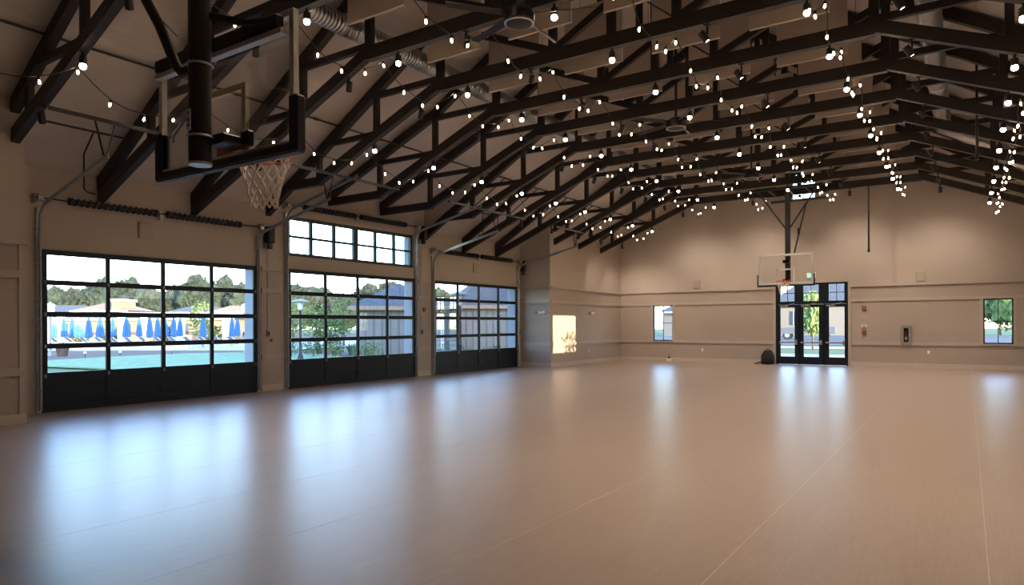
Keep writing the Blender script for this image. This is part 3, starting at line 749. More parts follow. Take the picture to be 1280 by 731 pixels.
# near goal: board seen from behind; the rim is on the far side
BY = 3.30; bx = -5.03
t = thing('basketball_goal', 'near glass basketball goal seen from behind, hung on a thick black mast', 'basketball goal', (bx, BY, 0))
bw, bz0, bz1 = .915, 2.93, 3.95
MB().box(-bw+.04, bw-.04, -.008, .008, bz0+.04, bz1-.04).build('glass_board', 'board', t)
for n_, (a, b, c_, d_) in {'a': (-bw, -bw+.05, bz0, bz1), 'b': (bw-.05, bw, bz0, bz1), 'c': (-bw+.05, bw-.05, bz1-.05, bz1), 'd': (-bw+.05, bw-.05, bz0, bz0+.05)}.items():
    MB().bbox(a, b, -.032, .02, c_, d_, .004).build('board_frame', 'alu', t)
for a, b, c_, d_ in ((-.305, -.255, 3.08, 3.53), (.255, .305, 3.08, 3.53), (-.255, .255, 3.48, 3.53), (-.255, .255, 3.08, 3.13)):
    MB().box(a, b, -.0105, -.0085, c_, d_).build('target_line', 'cream', t)
pd = MB()   # U-shaped padding along the lower edge and corners
pd.bbox(-bw-.05, bw+.05, -.05, .05, bz0-.05, bz0+.03, .018); pd.build('bottom_padding', 'pad', t)
for s in (-1, 1):
    pd = MB(); pd.bbox(s*(bw+.0)-.05, s*(bw+.0)+.05, -.051, .051, bz0+.0, bz0+.38, .02); pd.build('corner_padding', 'pad', t)
MB().tube([(.22, -.34, 2.83), (.22, -.34, 6.2)], .082, 20).build('mast', 'black', t, smooth=True)
MB().lathe([(.0, 0), (.083, 0), (.086, .012), (.083, .02), (.0, .02)], 20, (.22, -.34, 2.815)).build('mast_cap', 'galv', t, smooth=True)
for z in (3.03, 3.57, 4.35):
    a = [(.22+.092*math.cos(q/12*2*math.pi), -.34+.092*math.sin(q/12*2*math.pi), z) for q in range(12)]
    MB().tube(a, .009, 6, closed=True).build('mast_clamp', 'galv', t, smooth=True)
MB().bbox(.16, .40, -.27, -.04, 2.985, 3.06, .012).build('board_bracket', 'blackm', t)
MB().bbox(.36, .46, -.10, -.034, 2.99, 3.11, .012).build('bracket_plate', 'blackm', t)
MB().bbox(-.82, .82, -.12, -.036, 3.80, 3.90, .008).build('upper_crossbar', 'blackm', t)
MB().bbox(-.86, .86, -.10, -.036, 3.755, 3.798, .004).build('upper_rail', 'alu', t)
MB().tube([(.24, -.32, 3.95), (.5, -.12, 3.90), (.80, -.08, 3.87)], .032, 8).build('upper_arm', 'blackm', t)
MB().tube([(.14, -.34, 3.57), (.02, -.36, 3.55), (-.05, -.37, 3.62), (-.22, -.40, 3.95), (-.80, -.5, 4.85)], .04, 10).build('brace_arm', 'black', t, smooth=True)
MB().tube([(-.9, -.6, 4.7), (-.05, -.36, 3.85)], .004, 5).build('winch_cable', 'blackm', t)
MB().box(.19, .24, -.431, -.424, 3.06, 3.22).build('warning_sticker', 'white', t)
for z in (3.185, 3.13, 3.09): MB().box(.198, .232, -.4325, -.4312, z, z+.018).build('sticker_print', 'grey', t)
for s in (-.6, -.3, 0, .3, .6): MB().box(s-.03, s+.03, -.03, .03, bz0-.053, bz0-.0505).build('padding_slot', 'black', t)
rim_net(t, 1, (.0, .38, 3.05))
# far goal facing the camera
t = thing('basketball_goal', 'far glass basketball goal with white outline hanging in front of the far doors', 'basketball goal', (-5.2, 24.7, 0))
bw = .9; bz0, bz1 = 2.95, 4.01
MB().box(-bw+.03, bw-.03, -.008, .008, bz0+.03, bz1-.03).build('glass_board', 'board', t)
for a, b, c_, d_ in ((-bw, -bw+.075, bz0, bz1), (bw-.075, bw, bz0, bz1), (-bw+.075, bw-.075, bz1-.075, bz1), (-bw+.075, bw-.075, bz0, bz0+.075)):
    MB().bbox(a, b, -.02, .02, c_, d_, .004).build('board_frame', 'ivory', t)
for a, b, c_, d_ in ((-.305, -.255, 3.06, 3.5), (.255, .305, 3.06, 3.5), (-.255, .255, 3.45, 3.5)):
    MB().box(a, b, -.0105, -.0085, c_, d_).build('target_line', 'ivory', t)
MB().bbox(-bw-.04, bw+.04, -.04, .04, bz0-.06, bz0-.001, .012).build('bottom_padding', 'pad', t)
for s in (-1, 1): MB().bbox(s*bw-.04 if s < 0 else s*bw-.0, s*bw+.0 if s < 0 else s*bw+.04, -.045, .045, bz0, bz0+.36, .01).build('corner_padding', 'pad', t)
MB().tube([(.0, .38, 2.98), (.0, .38, 6.34)], .09, 16).build('mast', 'black', t, smooth=True)
MB().box(-.1, .1, .03, .30, 3.02, 3.14).build('board_bracket', 'blackm', t); MB().box(-.1, .1, .03, .30, 3.7, 3.8).build('board_bracket', 'blackm', t)
for s in (-1, 1): MB().tube([(s*.05, .38, 4.9), (s*1.0, .3, 6.32)], .028, 8).build('diagonal_brace', 'black', t)
MB().tube([(.16, .55, 4.0), (.5, .95, 5.85)], .028, 8).build('rear_brace', 'black', t); MB().tube([(.3, .7, 4.72), (.3, .7, 4.95)], .045, 8).build('brace_sleeve', 'black', t)
MB().bbox(-.55, 1.6, .33, .43, 5.84, 5.92, .01).build('cross_tube', 'black', t)
MB().bbox(-1.2, 1.2, .0, .08, 6.24, 6.33, .01).build('top_frame', 'black', t); MB().bbox(-1.2, 1.2, 1.3, 1.38, 6.24, 6.33, .01).build('top_frame', 'black', t)
for s in (-.6, 0, .6): MB().bbox(s-.03, s+.03, .08, 1.3, 6.25, 6.31, .008).build('top_frame', 'black', t)
MB().bbox(-.1, .1, .5, .75, 5.92, 6.1, .02).build('winch', 'blackm', t)
rim_net(t, -1, (0, -.38, 3.05), .008)

# hanging pole near the far wall
t = thing('hanging_pole', 'thin dark pole hanging from the farthest truss above the far door', 'pole', (-2.82, TY[11], 4.06))
MB().tube([(0, 0, .05), (0, 0, ZT-.12-4.06)], .03, 10).build('tube', 'black', t, smooth=True); MB().lathe([(.0, 0), (.04, 0), (.042, .10), (.03, .13), (0, .13)], 10).build('end_cap', 'black', t, smooth=True)
t = thing('hanging_pole', 'short dark pole hanging from the roof at upper right', 'pole', (.18, 17.2, 5.0))
MB().tube([(0, 0, .05), (0, 0, zc(.18)-5.0-.01)], .025, 10).build('tube', 'black', t, smooth=True); MB().lathe([(.0, 0), (.035, 0), (.037, .10), (.025, .13), (0, .13)], 10).build('end_cap', 'black', t, smooth=True)

# ---------------------------------------------------------------- small things on the walls
def grille(label, loc, ax, w=.30, h=.36):
    t = thing('wall_speaker', label, 'speaker', loc)
    if ax == 'Y':
        MB().bbox(-w/2, w/2, -.05, 0, -h/2, h/2, .008).build('housing', 'trim', t); MB().box(-w/2+.02, w/2-.02, -.054, -.05, -h/2+.02, h/2-.02).build('speaker_grille', 'wains', t)
    else:
        MB().bbox(0, .05, -w/2, w/2, -h/2, h/2, .008).build('housing', 'trim', t); MB().box(.05, .054, -w/2+.02, w/2-.02, -h/2+.02, h/2-.02).build('speaker_grille', 'wains', t)
grille('square beige speaker on the far wall left of the far basket', (-9.55, FAR, 3.30), 'Y')
grille('square beige speaker on the far wall right of the far basket', (-1.38, FAR, 3.28), 'Y')
grille('square beige speaker above the nearest overhead door', (W, 7.62, 3.62), 'X', .30, .34)
grille('square beige speaker above the farthest overhead door', (W, 19.2, 3.62), 'X', .30, .34)
def plate(label, loc, name, cat, m, w=.08, h=.12, ax='Y', d=.02, face=None):
    t = thing(name, label, cat, loc)
    if ax == 'Y':
        MB().bbox(-w/2, w/2, -d, 0, -h/2, h/2, .004).build('plate', m, t)
        if face: MB().box(-w/4, w/4, -d-.006, -d, -h/4, h/4).build('face', face, t)
    else:
        MB().bbox(0, d, -w/2, w/2, -h/2, h/2, .004).build('plate', m, t)
        if face: MB().box(d, d+.006, -w/4, w/4, -h/4, h/4).build('face', face, t)
f1 = FAR-.012
plate('white wall outlet on the far wall right of the doors', (-1.15, f1, .57), 'wall_outlet', 'outlet', 'white', face='ivory')
plate('white wall outlet on the far wall left of the doors', (-9.32, f1, .52), 'wall_outlet', 'outlet', 'white', face='ivory')
plate('white wall outlet on the left wall below the sun patch', (J+.012, 25.2, .52), 'wall_outlet', 'outlet', 'white', ax='X', face='ivory')
plate('red fire alarm strobe high beside the far doors', (-3.2, f1, 2.17), 'alarm_strobe', 'alarm', 'red', .14, .16, d=.05, face='grey')
plate('white thermostat beside the far doors', (-3.2, f1, 1.50), 'thermostat', 'thermostat', 'white', .18, .11, d=.035, face='grey')
plate('red fire pull station below the thermostat', (-3.2, f1, 1.27), 'pull_station', 'alarm', 'red', .12, .16, d=.05, face='grey')
for lab, loc in (('grey control box on the first pier between overhead doors', (W+.012, 10.62, 1.42)), ('grey control box on the second pier between overhead doors', (W+.012, 16.33, 1.40)), ('grey control box right of the farthest overhead door', (W, 21.98, 1.35))):
    plate(lab, loc, 'door_control', 'control box', 'grey', .09, .16, 'X', .05, 'black')
plate('round red bell on the second pier between overhead doors', (W+.012, 16.45, 2.10), 'alarm_bell', 'alarm', 'red', .11, .13, 'X', .05, 'grey')
for lab, loc in (('small red button on the first pier between overhead doors', (W+.012, 10.72, 1.25)),):
    plate(lab, loc, 'stop_button', 'button', 'red', .06, .07, 'X', .03, 'grey')
def conduit(label, X, y, z0, z1):
    t = thing('conduit', label, 'conduit', (X, y, z0)); MB().tube([(0, 0, 0), (0, 0, z1-z0)], .012, 8).build('tube', 'galv', t, smooth=True)
    for z in (.3, 1.2): MB().box(-.02, .014, -.02, .02, z, z+.03).build('strap', 'galv', t)
conduit('thin conduit running up the first pier', W+.035, 10.62, 1.5, 3.5); conduit('thin conduit running up the second pier', W+.035, 16.33, 1.48, 3.95); conduit('thin conduit running up right of the farthest overhead door', W+.025, 21.98, 1.43, 3.5)
# emergency lights
def emlight(label, loc, ax):
    t = thing('emergency_light', label, 'emergency light', loc, 'emergency lights')
    if ax == 'Y': MB().bbox(-.14, .14, -.06, 0, -.05, .05, .012).build('case', 'white', t)
    else: MB().bbox(0, .06, -.14, .14, -.05, .05, .012).build('case', 'white', t)
    for s in (-1, 1):
        o = (s*.16, -.05, .02) if ax == 'Y' else (.05, s*.16, .02)
        MB().lathe([(0, -.05), (.05, -.05), (.055, .02), (.03, .05), (0, .05)], 12, o, 'Y' if ax == 'Y' else 'X').build('lamp_head', 'white' if s > 0 else 'grey', t, smooth=True)
emlight('white twin-head emergency light on the wall return', (-13.48, JF-.012, 2.06), 'Y')
emlight('white twin-head emergency light on the left wall beyond the sun patch', (J+.012, 25.4, 2.06), 'X')
# extinguisher cabinet with extinguisher
t = thing('extinguisher_cabinet', 'grey wall cabinet with a dark window right of the far doors', 'cabinet', (-1.84, f1, .82))
x0, x1, h = -.165, .165, .70
for a, b, c_, d_ in ((x0, x0+.09, 0, h), (x1-.09, x1, 0, h), (x0+.09, x1-.09, 0, .09), (x0+.09, x1-.09, h-.09, h)): MB().bbox(a, b, -.09, 0, c_, d_, .004).build('door_frame', 'grey', t)
MB().box(x0+.09, x1-.09, -.010, 0, .09, h-.09).build('back_panel', 'black', t)
MB().box(x0+.09, x1-.09, -.088, -.086, .09, h-.09).build('pane', 'pane', t)
MB().bbox(x1-.075, x1-.045, -.105, -.09, .30, .40, .004).build('handle', 'nickel', t)
t = thing('fire_extinguisher', 'red fire extinguisher inside the grey wall cabinet', 'extinguisher', (-1.84, f1-.048, .912))
MB().lathe([(0, 0), (.036, .0), (.037, .02), (.037, .33), (.025, .37), (.012, .39), (0, .39)], 14).build('cylinder', 'red', t, smooth=True)
MB().lathe([(.0375, .10), (.0378, .10), (.0378, .20), (.0375, .20)], 14).build('paper_label', 'white', t, smooth=True)
MB().box(-.012, .012, -.015, .015, .385, .43).box(-.012, .012, -.035, .01, .43, .445).build('valve', 'black', t)
MB().tube([(.012, 0, .41), (.032, -.005, .40), (.034, -.03, .3), (.02, -.036, .18)], .006, 6).build('hose', 'black', t)
# exit sign
t = thing('exit_sign', 'green EXIT sign above the far doors, seen through the far glass backboard', 'sign', (-5.02, FAR, 3.36))
MB().bbox(-.17, .17, -.05, 0, 0, .22, .008).build('sign_case', 'white', t)
MB().box(-.155, .155, -.054, -.05, .015, .205).build('sign_face', 'ivory', t)
cu = bpy.data.curves.new('exit_text', 'FONT'); cu.body = 'EXIT'; cu.size = .19; cu.align_x = 'CENTER'; cu.extrude = .003
tmp = bpy.data.objects.new('exit_text', cu); col.objects.link(tmp); bpy.context.view_layer.update()
me = bpy.data.meshes.new_from_object(tmp.evaluated_get(bpy.context.evaluated_depsgraph_get())); bpy.data.objects.remove(tmp)
me.materials.clear(); me.materials.append(M['exitg'])
o = inst(me, 'lettering', t, (0, -.058, .045), (R(90), 0, 0)); o.scale = (.72, 1, 1)

# backpack and small box on the floor by the far wall
t = thing('backpack', 'black backpack leaning on the far wall left of the doors', 'backpack', (-6.62, FAR-.24, 0), rz=R(-8))
m = MB(); rows = [(0.0, .20, .12), (.03, .235, .15), (.15, .25, .165), (.32, .24, .15), (.45, .205, .12), (.53, .14, .08), (.56, .05, .03)]
V = []; F = []; n = 18
for z, a, b in rows:
    for k in range(n):
        th = 2*math.pi*k/n; cx, sy = math.cos(th), math.sin(th)
        V.append((a*math.copysign(abs(cx)**.6, cx)+.012*math.sin(5*th+z*20), b*math.copysign(abs(sy)**.6, sy)+.04*z/.5, z))
for i in range(len(rows)-1):
    for k in range(n): F.append((i*n+k, i*n+(k+1) % n, (i+1)*n+(k+1) % n, (i+1)*n+k))
F += [tuple(range(n-1, -1, -1)), tuple(range((len(rows)-1)*n, len(rows)*n))]
m.add(V, F).build('bag_body', 'cloth', t, smooth=True)
MB().bbox(-.17, .17, -.21, -.13, .04, .27, .03).build('front_pocket', 'cloth', t)
MB().tube([(-.06, .03, .53), (-.05, .03, .60), (.05, .03, .60), (.06, .03, .53)], .012, 6).build('grab_handle', 'cloth', t)
MB().tube([(-.22, -.02, .10), (-.33, -.08, .05), (-.42, -.1, .02), (-.5, -.06, .015)], [.02, .025, .025, .015], 6).build('shoulder_strap', 'cloth', t)
t = thing('cable_box', 'small white box with dark top on the floor below the left far window', 'box', (-10.73, FAR-.14, 0))
MB().bbox(-.10, .10, -.07, .07, 0, .13, .01).build('case', 'white', t); MB().bbox(-.05, .03, -.05, .05, .13, .2, .01).build('adapter', 'black', t)
MB().tube([(-.02, .03, .19), (-.03, .08, .28), (-.02, .125, .33)], .006, 5).build('lead', 'black', t)
# ---------------------------------------------------------------- outside: ground
GZ = -.10
def ground(name, poly, z, m, kind='structure'):
    o = MB().prism_z(poly, z-.05, z).build(name, m); o['kind'] = kind; return o
ground('ground_verge', [(-260, -120), (160, -120), (160, 260), (-260, 260)], -.20, 'verge')
ground('ground_apron', [(-24, -20), (W-.36, -20), (W-.36, 60), (-19, 60), (-24, 20)], GZ-.02, 'concrete')
ground('ground_lawn', [(-36.0, 13.2), (-30.0, 13.9), (-26.0, 14.3), (-19.0, 12.0), (-17.0, 13.5), (-18.0, 16.6), (-22.5, 21.2), (-27.0, 25.0), (-31.0, 27.4), (-35.5, 27.9), (-39.5, 27.0), (-41.3, 24.3), (-40.6, 19.0), (-39.0, 15.2)], GZ, 'grass')
ground('ground_mulch', [(-53, 19.5), (-38.8, 15.0), (-40.6, 19.0), (-41.3, 24.3), (-39.5, 27.0), (-35.5, 27.9), (-31.0, 27.4), (-27.0, 25.0), (-22.5, 21.2), (-18, 16.6), (-17.0, 21), (-22, 26.6), (-29, 31.5), (-40, 31.5), (-47, 28.0), (-53, 23)], GZ-.005, 'mulch')
ground('ground_pool_deck', [(-58, 21.5), (-46, 27.6), (-40, 31), (-48, 52), (-95, 36), (-82, 26)], GZ+.01, 'deck')
ground('ground_walk_north', [(-16, FAR+.25), (6, FAR+.25), (6, 41), (-16, 41)], GZ-.01, 'concrete')
ground('ground_street_north', [(-120, 60), (90, 60), (90, 108), (-120, 108)], -.14, 'asphalt')

# ---------------------------------------------------------------- outside: foliage builders
import bmesh
def crown_mesh(name, rx, ry, rz, seed, m, sub=4, amp=.32, fr=1.0):
    b = bmesh.new(); bmesh.ops.create_icosphere(b, subdivisions=sub, radius=1.0)
    off = Vector((seed*7.13, seed*3.7, seed*1.9))
    for v in b.verts:
        d = v.co.normalized()
        k = 1 + amp*(noise.noise(d*1.7*fr+off)*1.1 + noise.noise(d*4.5*fr+off)*.7 + noise.noise(d*11*fr+off)*.45)
        v.co = Vector((d.x*rx*k, d.y*ry*k, max(-.75, d.z)*rz*k))
    me = bpy.data.meshes.new(name); b.to_mesh(me); b.free(); me.materials.append(M[m]); return me
def leaf_mesh(name, n, rx, ry, rz, size, seed, m, blade=False):
    r = random.Random(seed); mb = MB()
    for _ in range(n):
        if blade:
            a = r.uniform(0, 2*math.pi); ln = r.uniform(.6, 1.0); h = rz*2*ln; sp = r.uniform(.25, 1)*rx; bx_, by_ = r.uniform(-.2, .2)*rx, r.uniform(-.2, .2)*rx
            p0 = Vector((bx_, by_, 0)); p1 = Vector((bx_+sp*.55*math.cos(a), by_+sp*.55*math.sin(a), h*.75)); p2 = Vector((bx_+sp*math.cos(a), by_+sp*math.sin(a), h*r.uniform(.7, 1)))
            sd = Vector((-math.sin(a), math.cos(a), 0))*size
            mb.add([p0-sd, p0+sd, p1+sd*.8, p1-sd*.8, p2], [(0,1,2,3),(3,2,4)])
        else:
            while True:
                p = Vector((r.uniform(-1, 1), r.uniform(-1, 1), r.uniform(-1, 1)))
                if .25 < p.length < 1: break
            p = Vector((p.x*rx, p.y*ry, p.z*rz)); u = Vector((r.uniform(-1, 1), r.uniform(-1, 1), r.uniform(-1, 1))).normalized(); v = u.orthogonal().normalized()
            s_ = size*r.uniform(.6, 1.3)
            mb.add([p-u*s_, p+v*s_*.5, p+u*s_, p-v*s_*.5], [(0,1,2,3)])
    me = bpy.data.meshes.new(name); me.from_pydata(mb.v, [], mb.f); me.materials.append(M[m]); return me
trunk_me = MB().tube([(0, 0, 0), (.05, .02, .5), (0, .05, 1)], [.5, .4, .3], 7).mesh('trunk', 'bark', True)
def tree(label, x, y, h, rw, m, seed, group, leaves=0, name='tree', ratio=.62):
    t = thing(name, label, 'tree', (x, y, -.2), group)
    o = inst(trunk_me, 'trunk', t); o.scale = (h*.04, h*.04, h*.5)
    c = inst(crown_mesh('crown', rw, rw, h*ratio*.5, seed, m), 'crown', t, (0, 0, h*(1-ratio*.5)))
    if leaves:
        l = inst(leaf_mesh('leaf_clusters', leaves, rw*1.12, rw*1.12, h*ratio*.56, h*.03, seed, m), 'leaf_clusters', t, (0, 0, h*(1-ratio*.5))); l['kind'] = 'stuff'
    return t
# far wood beyond the houses
WOOD = [(-156, 52.2), (-148.6, 57), (-144.8, 59.5), (-141, 62.1), (-137.2, 64.6), (-133.3, 67.2), (-129.5, 69.7), (-125.7, 72.3), (-121.9, 74.8), (-118.1, 77.4), (-114.3, 79.9), (-110.5, 82.5), (-106.7, 85), (-102.8, 87.6), (-99, 90.1), (-95.2, 92.7), (-91.4, 95.2), (-87.6, 97.8), (-83.8, 100.4)]
CNT = ['first', 'second', 'third', 'fourth', 'fifth', 'sixth', 'seventh', 'eighth', 'ninth', 'tenth', 'eleventh', 'twelfth', 'thirteenth', 'fourteenth', 'fifteenth', 'sixteenth', 'seventeenth', 'eighteenth', 'nineteenth', 'twentieth']
for i, (x, y) in enumerate(WOOD):
    if i % 2: x, y = x*1.09, y*1.09
    hh = (1.07 if i % 2 else 1)*9.2 + 1.0*math.sin(i*1.7) + i*.11 - (2.0 if i > 11 else 0)
    tree('dark green tree in the wood behind the houses, %s from the left' % CNT[i], x, y, hh, 3.7, 'leafd', i+1, 'wood behind the houses', 1800, ratio=.86)

# ---------------------------------------------------------------- outside: houses
def house(label, x, y, wx, wy, he, hr, wm, rm, name='house', chimney=False, rz=R(33)):
    t = thing(name, label, 'house', (x, y, -.2), None, rz)
    a, b = wx/2, wy/2
    MB().box(-a, a, -b, b, 0, he).build('walls', wm, t)
    e = .5; rd = max(0, a-b)
    V = [(-a-e, -b-e, he), (a+e, -b-e, he), (a+e, b+e, he), (-a-e, b+e, he), (-rd, 0, hr), (rd+.01, 0, hr)]
    MB().add(V, [(0,1,5,4),(1,2,5),(2,3,4,5),(3,0,4),(3,2,1,0)]).build('roof', rm, t)
    for k in (-.55, 0, .55):
        wf = MB().box(k*a-.5, k*a+.5, -b-.06, -b, he*.35, he*.8).build('window', 'house_glass', t)
        MB().box(k*a-.03, k*a+.03, -b-.075, -b-.06, he*.35, he*.8).build('mullion', 'white', wf)
    MB().box(-a-e, a+e, -b-e-.02, -b-e+.04, he-.16, he+.02).build('fascia', 'white', t)
    if chimney:
        MB().box(a*.5, a*.5+1.0, -b-.2, .4, he, hr-.1).build('chimney', wm, t); MB().box(a*.5-.15, a*.5+1.15, -b-.35, .55, hr-.1, hr+.2).build('chimney_cap', 'white', t)
    return t
house('low house with dark slate roof behind the pool at left', -117.0, 49.4, 14, 8, 3.4, 5.2, 'stucco2', 'roofg')
house('small tan house with pointed roof behind the pool', -94.6, 45.9, 6.5, 6, 3.9, 5.2, 'stucco', 'roofo', chimney=True)
house('long house with grey roof behind the pool at right', -101.0, 62.3, 13, 8, 3.2, 4.9, 'stucco', 'roofg')
house('tan house at the right end of the row beyond the lawn', -82.4, 55.5, 7, 6, 3.2, 4.6, 'stucco2', 'roofo')
house('peach pool house directly behind the umbrellas', -80.5, 41.5, 24, 4, 2.7, 3.1, 'stucco', 'roofo')

# ---------------------------------------------------------------- outside: pergola, umbrellas, loungers, fence
t = thing('pergola', 'white pergola of square columns behind the blue umbrellas', 'pergola', (-70, 33, GZ))
for (x, y) in [(-74.15, 29.78), (-73.11, 30.47), (-68.21, 33.75), (-66.47, 34.92), (-63.44, 36.95), (-59.76, 39.41)]:
    MB().bbox(x+70-.28, x+70+.28, y-33-.28, y-33+.28, 0, 2.75, .03).build('column', 'ivory', t)
MB().tube([(-76+70, 28.55-33, 2.9), (-58+70, 40.6-33, 2.9)], .2, 4).build('beam', 'ivory', t)
UMB = [(-62.53, 25.52), (-66.23, 27.85), (-70.02, 30.13), (-63.06, 27.57), (-66.99, 29.76), (-60.12, 27.13), (-63.59, 29.62), (-66.83, 32.27), (-59.6, 29.89), (-62.74, 32.6), (-55.96, 29.92), (-59.37, 32.45), (-62.7, 35.03), (-56.26, 32.13), (-59.65, 34.67), (-52.29, 32.38), (-53.92, 36.1), (-57.07, 38.8)]
def umb_mesh(m):
    prof = [(.03, 2.55), (.09, 2.42), (.20, 1.9), (.26, 1.3), (.27, .85), (.16, .8)]
    mb = MB(); V = []; F = []; n = 16
    for r, z in prof:
        for k in range(n): a = 2*math.pi*k/n; rr = r*(1+(.22 if k % 2 else -.12)); V.append((rr*math.cos(a), rr*math.sin(a), z))
    for i in range(len(prof)-1):
        for k in range(n): F.append((i*n+k, i*n+(k+1) % n, (i+1)*n+(k+1) % n, (i+1)*n+k))
    F += [tuple(range(n)), tuple(range((len(prof)-1)*n, len(prof)*n))]
    return mb.add(V, F).mesh('folded_canopy', m)
um = {k: umb_mesh(k) for k in ('umb', 'umb2')}
upole = MB().tube([(0, 0, 0), (0, 0, 2.6)], .03, 8).mesh('pole', 'wood', True); ubase = MB().lathe([(0, 0), (.3, 0), (.3, .07), (.06, .1), (0, .1)], 14).mesh('base', 'grey', True)
order = sorted(range(18), key=lambda i: math.atan2(UMB[i][1], -UMB[i][0]))
for rank, i in enumerate(order):
    x, y = UMB[i]; c = 'umb2' if i in (0, 3, 4) else 'umb'
    t = thing('patio_umbrella', '%s folded patio umbrella by the pool, %s from the left' % ('pale teal' if c == 'umb2' else 'blue', CNT[rank]), 'umbrella', (x, y, GZ), 'folded umbrellas by the pool')
    o = inst(um[c], 'folded_canopy', t); s_ = 1.25 if i in (6, 8) else 1.0; o.scale = (s_*.8, s_*.8, 1)
    inst(upole, 'pole', t); inst(ubase, 'base', t)
lf = MB()
for s in (-.3, .3): lf.tube([(-.95, s, .3), (.25, s, .3), (.95, s, .85)], .03, 6)
for x in (-.85, .2, .6):
    for s in (-.3, .3): lf.tube([(x, s, 0), (x, s, .32)], .025, 6)
lf = lf.mesh('frame', 'loungef'); ls = MB().box(-.95, .25, -.28, .28, .31, .36).mesh('seat_sling', 'sling')
lb = MB().add([(.25, -.28, .33), (.25, .28, .33), (.95, .28, .9), (.95, -.28, .9), (.27, -.28, .30), (.27, .28, .30), (.97, .28, .87), (.97, -.28, .87)], [(0,1,2,3),(7,6,5,4),(0,4,5,1),(1,5,6,2),(2,6,7,3),(3,7,4,0)]).mesh('back_sling', 'sling')
LOUNGE = [(-62.2 + i*.96, 24.0 + i*.66) for i in range(16)]
for i, (x, y) in enumerate(LOUNGE):
    t = thing('sun_lounger', 'grey sun lounger in the row by the pool, %s from the left' % CNT[i], 'sun lounger', (x, y, GZ+.01), 'sun loungers by the pool', R(278))
    inst(lf, 'frame', t); inst(ls, 'seat_sling', t); inst(lb, 'back_sling', t)
t = thing('pool_railing', 'low white picket railing between lawn and pool deck', 'railing', (-56.5, 22.3, GZ), None, math.atan2(5.8, 8.6))
LR = 10.6
for z in (.08, .52): MB().box(0, LR, -.03, .03, z, z+.07).build('rail', 'ivory', t)
for k in range(8): MB().box(k*LR/7-.05, k*LR/7+.05, -.05, .05, 0, .66).build('post', 'ivory', t)
pk = MB()
for k in range(int(LR/.16)): pk.box(k*.16+.03, k*.16+.07, -.015, .015, .12, .54)
o = pk.build('pickets', 'ivory', t); o['kind'] = 'stuff'
# path lights on the lawn edge
for i, (x, y) in enumerate([(-41.0, 18.3), (-40.6, 20.0), (-41.2, 23.4)]):
    t = thing('path_light', 'small white path light on the lawn edge, %s from the left' % CNT[i], 'path light', (x, y, GZ), 'path lights'); MB().tube([(0, 0, 0), (0, 0, .22)], .02, 6).build('stake', 'black', t); MB().lathe([(.05, .20), (.09, .24), (.07, .30), (0, .32)], 10).build('cap', 'lantern', t)
t = thing('planter', 'round dark planter beside the left lamp post', 'planter', (-44.2, 18.5, GZ)); MB().lathe([(0, 0), (.25, 0), (.34, .42), (.37, .44), (.37, .48), (.32, .48), (.3, .42), (0, .42)], 18).build('pot', 'pot', t, smooth=True); inst(leaf_mesh('foliage', 120, .35, .35, .2, .08, 5, 'leafm'), 'foliage', t, (0, 0, .6))
# lamp posts
def lamp_post(label, x, y, style):
    t = thing('lamp_post', label, 'lamp post', (x, y, GZ), 'garden lamp posts')
    MB().lathe([(0, 0), (.16, 0), (.16, .1), (.10, .25), (.075, .3), (.065, 2.5), (0, 2.5)], 12).build('post', 'blackm' if style else 'grey', t, smooth=True)
    if style == 0:
        MB().prism_z([(-.17, -.17), (.17, -.17), (.17, .17), (-.17, .17)], 2.52, 2.95).build('lantern', 'lantern', t)
        MB().lathe([(.0, 2.95), (.33, 2.95), (.22, 3.05), (.06, 3.12), (0, 3.2)], 4).build('lantern_cap', 'lantern', t)
        MB().lathe([(.0, 2.46), (.14, 2.47), (.2, 2.52), (0, 2.52)], 8).build('lantern_base', 'grey', t)
    else:
        MB().lathe([(.05, 2.5), (.13, 2.55), (.16, 2.9), (.14, 2.92), (0, 2.92)], 10).build('lantern', 'lantern', t, smooth=True)
        MB().lathe([(.0, 2.98), (.42, 2.94), (.40, 3.0), (.1, 3.08), (0, 3.1)], 18).build('lantern_cap', 'grey', t, smooth=True)
        for a in range(4): MB().tube([(.15*math.cos(a*1.57), .15*math.sin(a*1.57), 2.55), (.2*math.cos(a*1.57), .2*math.sin(a*1.57), 2.97)], .012, 5).build('lantern_bar', 'grey', t)
lamp_post('lamp post with square white lantern at the left edge of the nearest door', -44.82, 18.12, 0)
lamp_post('lamp post with square white lantern at the right edge of the nearest door', -37.04, 25.74, 0)
lamp_post('lamp post with disc cap behind the middle overhead door', -28.54, 23.01, 1)
lamp_post('lamp post with disc cap behind the farthest overhead door', -17.36, 22.07+.0, 1)

# ---------------------------------------------------------------- outside: garden buildings seen through the middle and far doors
def shed(label, x, y, lx, ly, he, hr, rz):
    t = thing('garden_building', label, 'building', (x, y, -.12), None, rz)
    MB().box(0, lx, 0, ly, 0, he).build('walls', 'siding', t)
    n = int(ly/.42)
    for k in range(n+1): MB().box(lx, lx+.03, k*ly/n-.03, k*ly/n+.03, .05, he-.05).build('batten', 'batten', t)
    n = int(lx/.42)
    for k in range(n+1): MB().box(k*lx/n-.03, k*lx/n+.03, -.03, 0, .05, he-.05).build('batten', 'batten', t)
    e = .45
    V = [(-e, -e, he), (lx+e, -e, he), (lx+e, ly+e, he), (-e, ly+e, he), (lx*.5, lx*.5, hr), (lx*.5, ly-lx*.5, hr)]
    MB().add(V, [(0,1,4),(1,2,5,4),(2,3,5),(3,0,4,5),(3,2,1,0)]).build('roof', 'roofg', t)
    MB().box(lx+e-.02, lx+e+.03, -e, ly+e, he-.2, he+.01).build('fascia', 'wood', t); MB().box(-e, lx+e, -e-.03, -e+.02, he-.2, he+.01).build('fascia', 'wood', t)
    return t
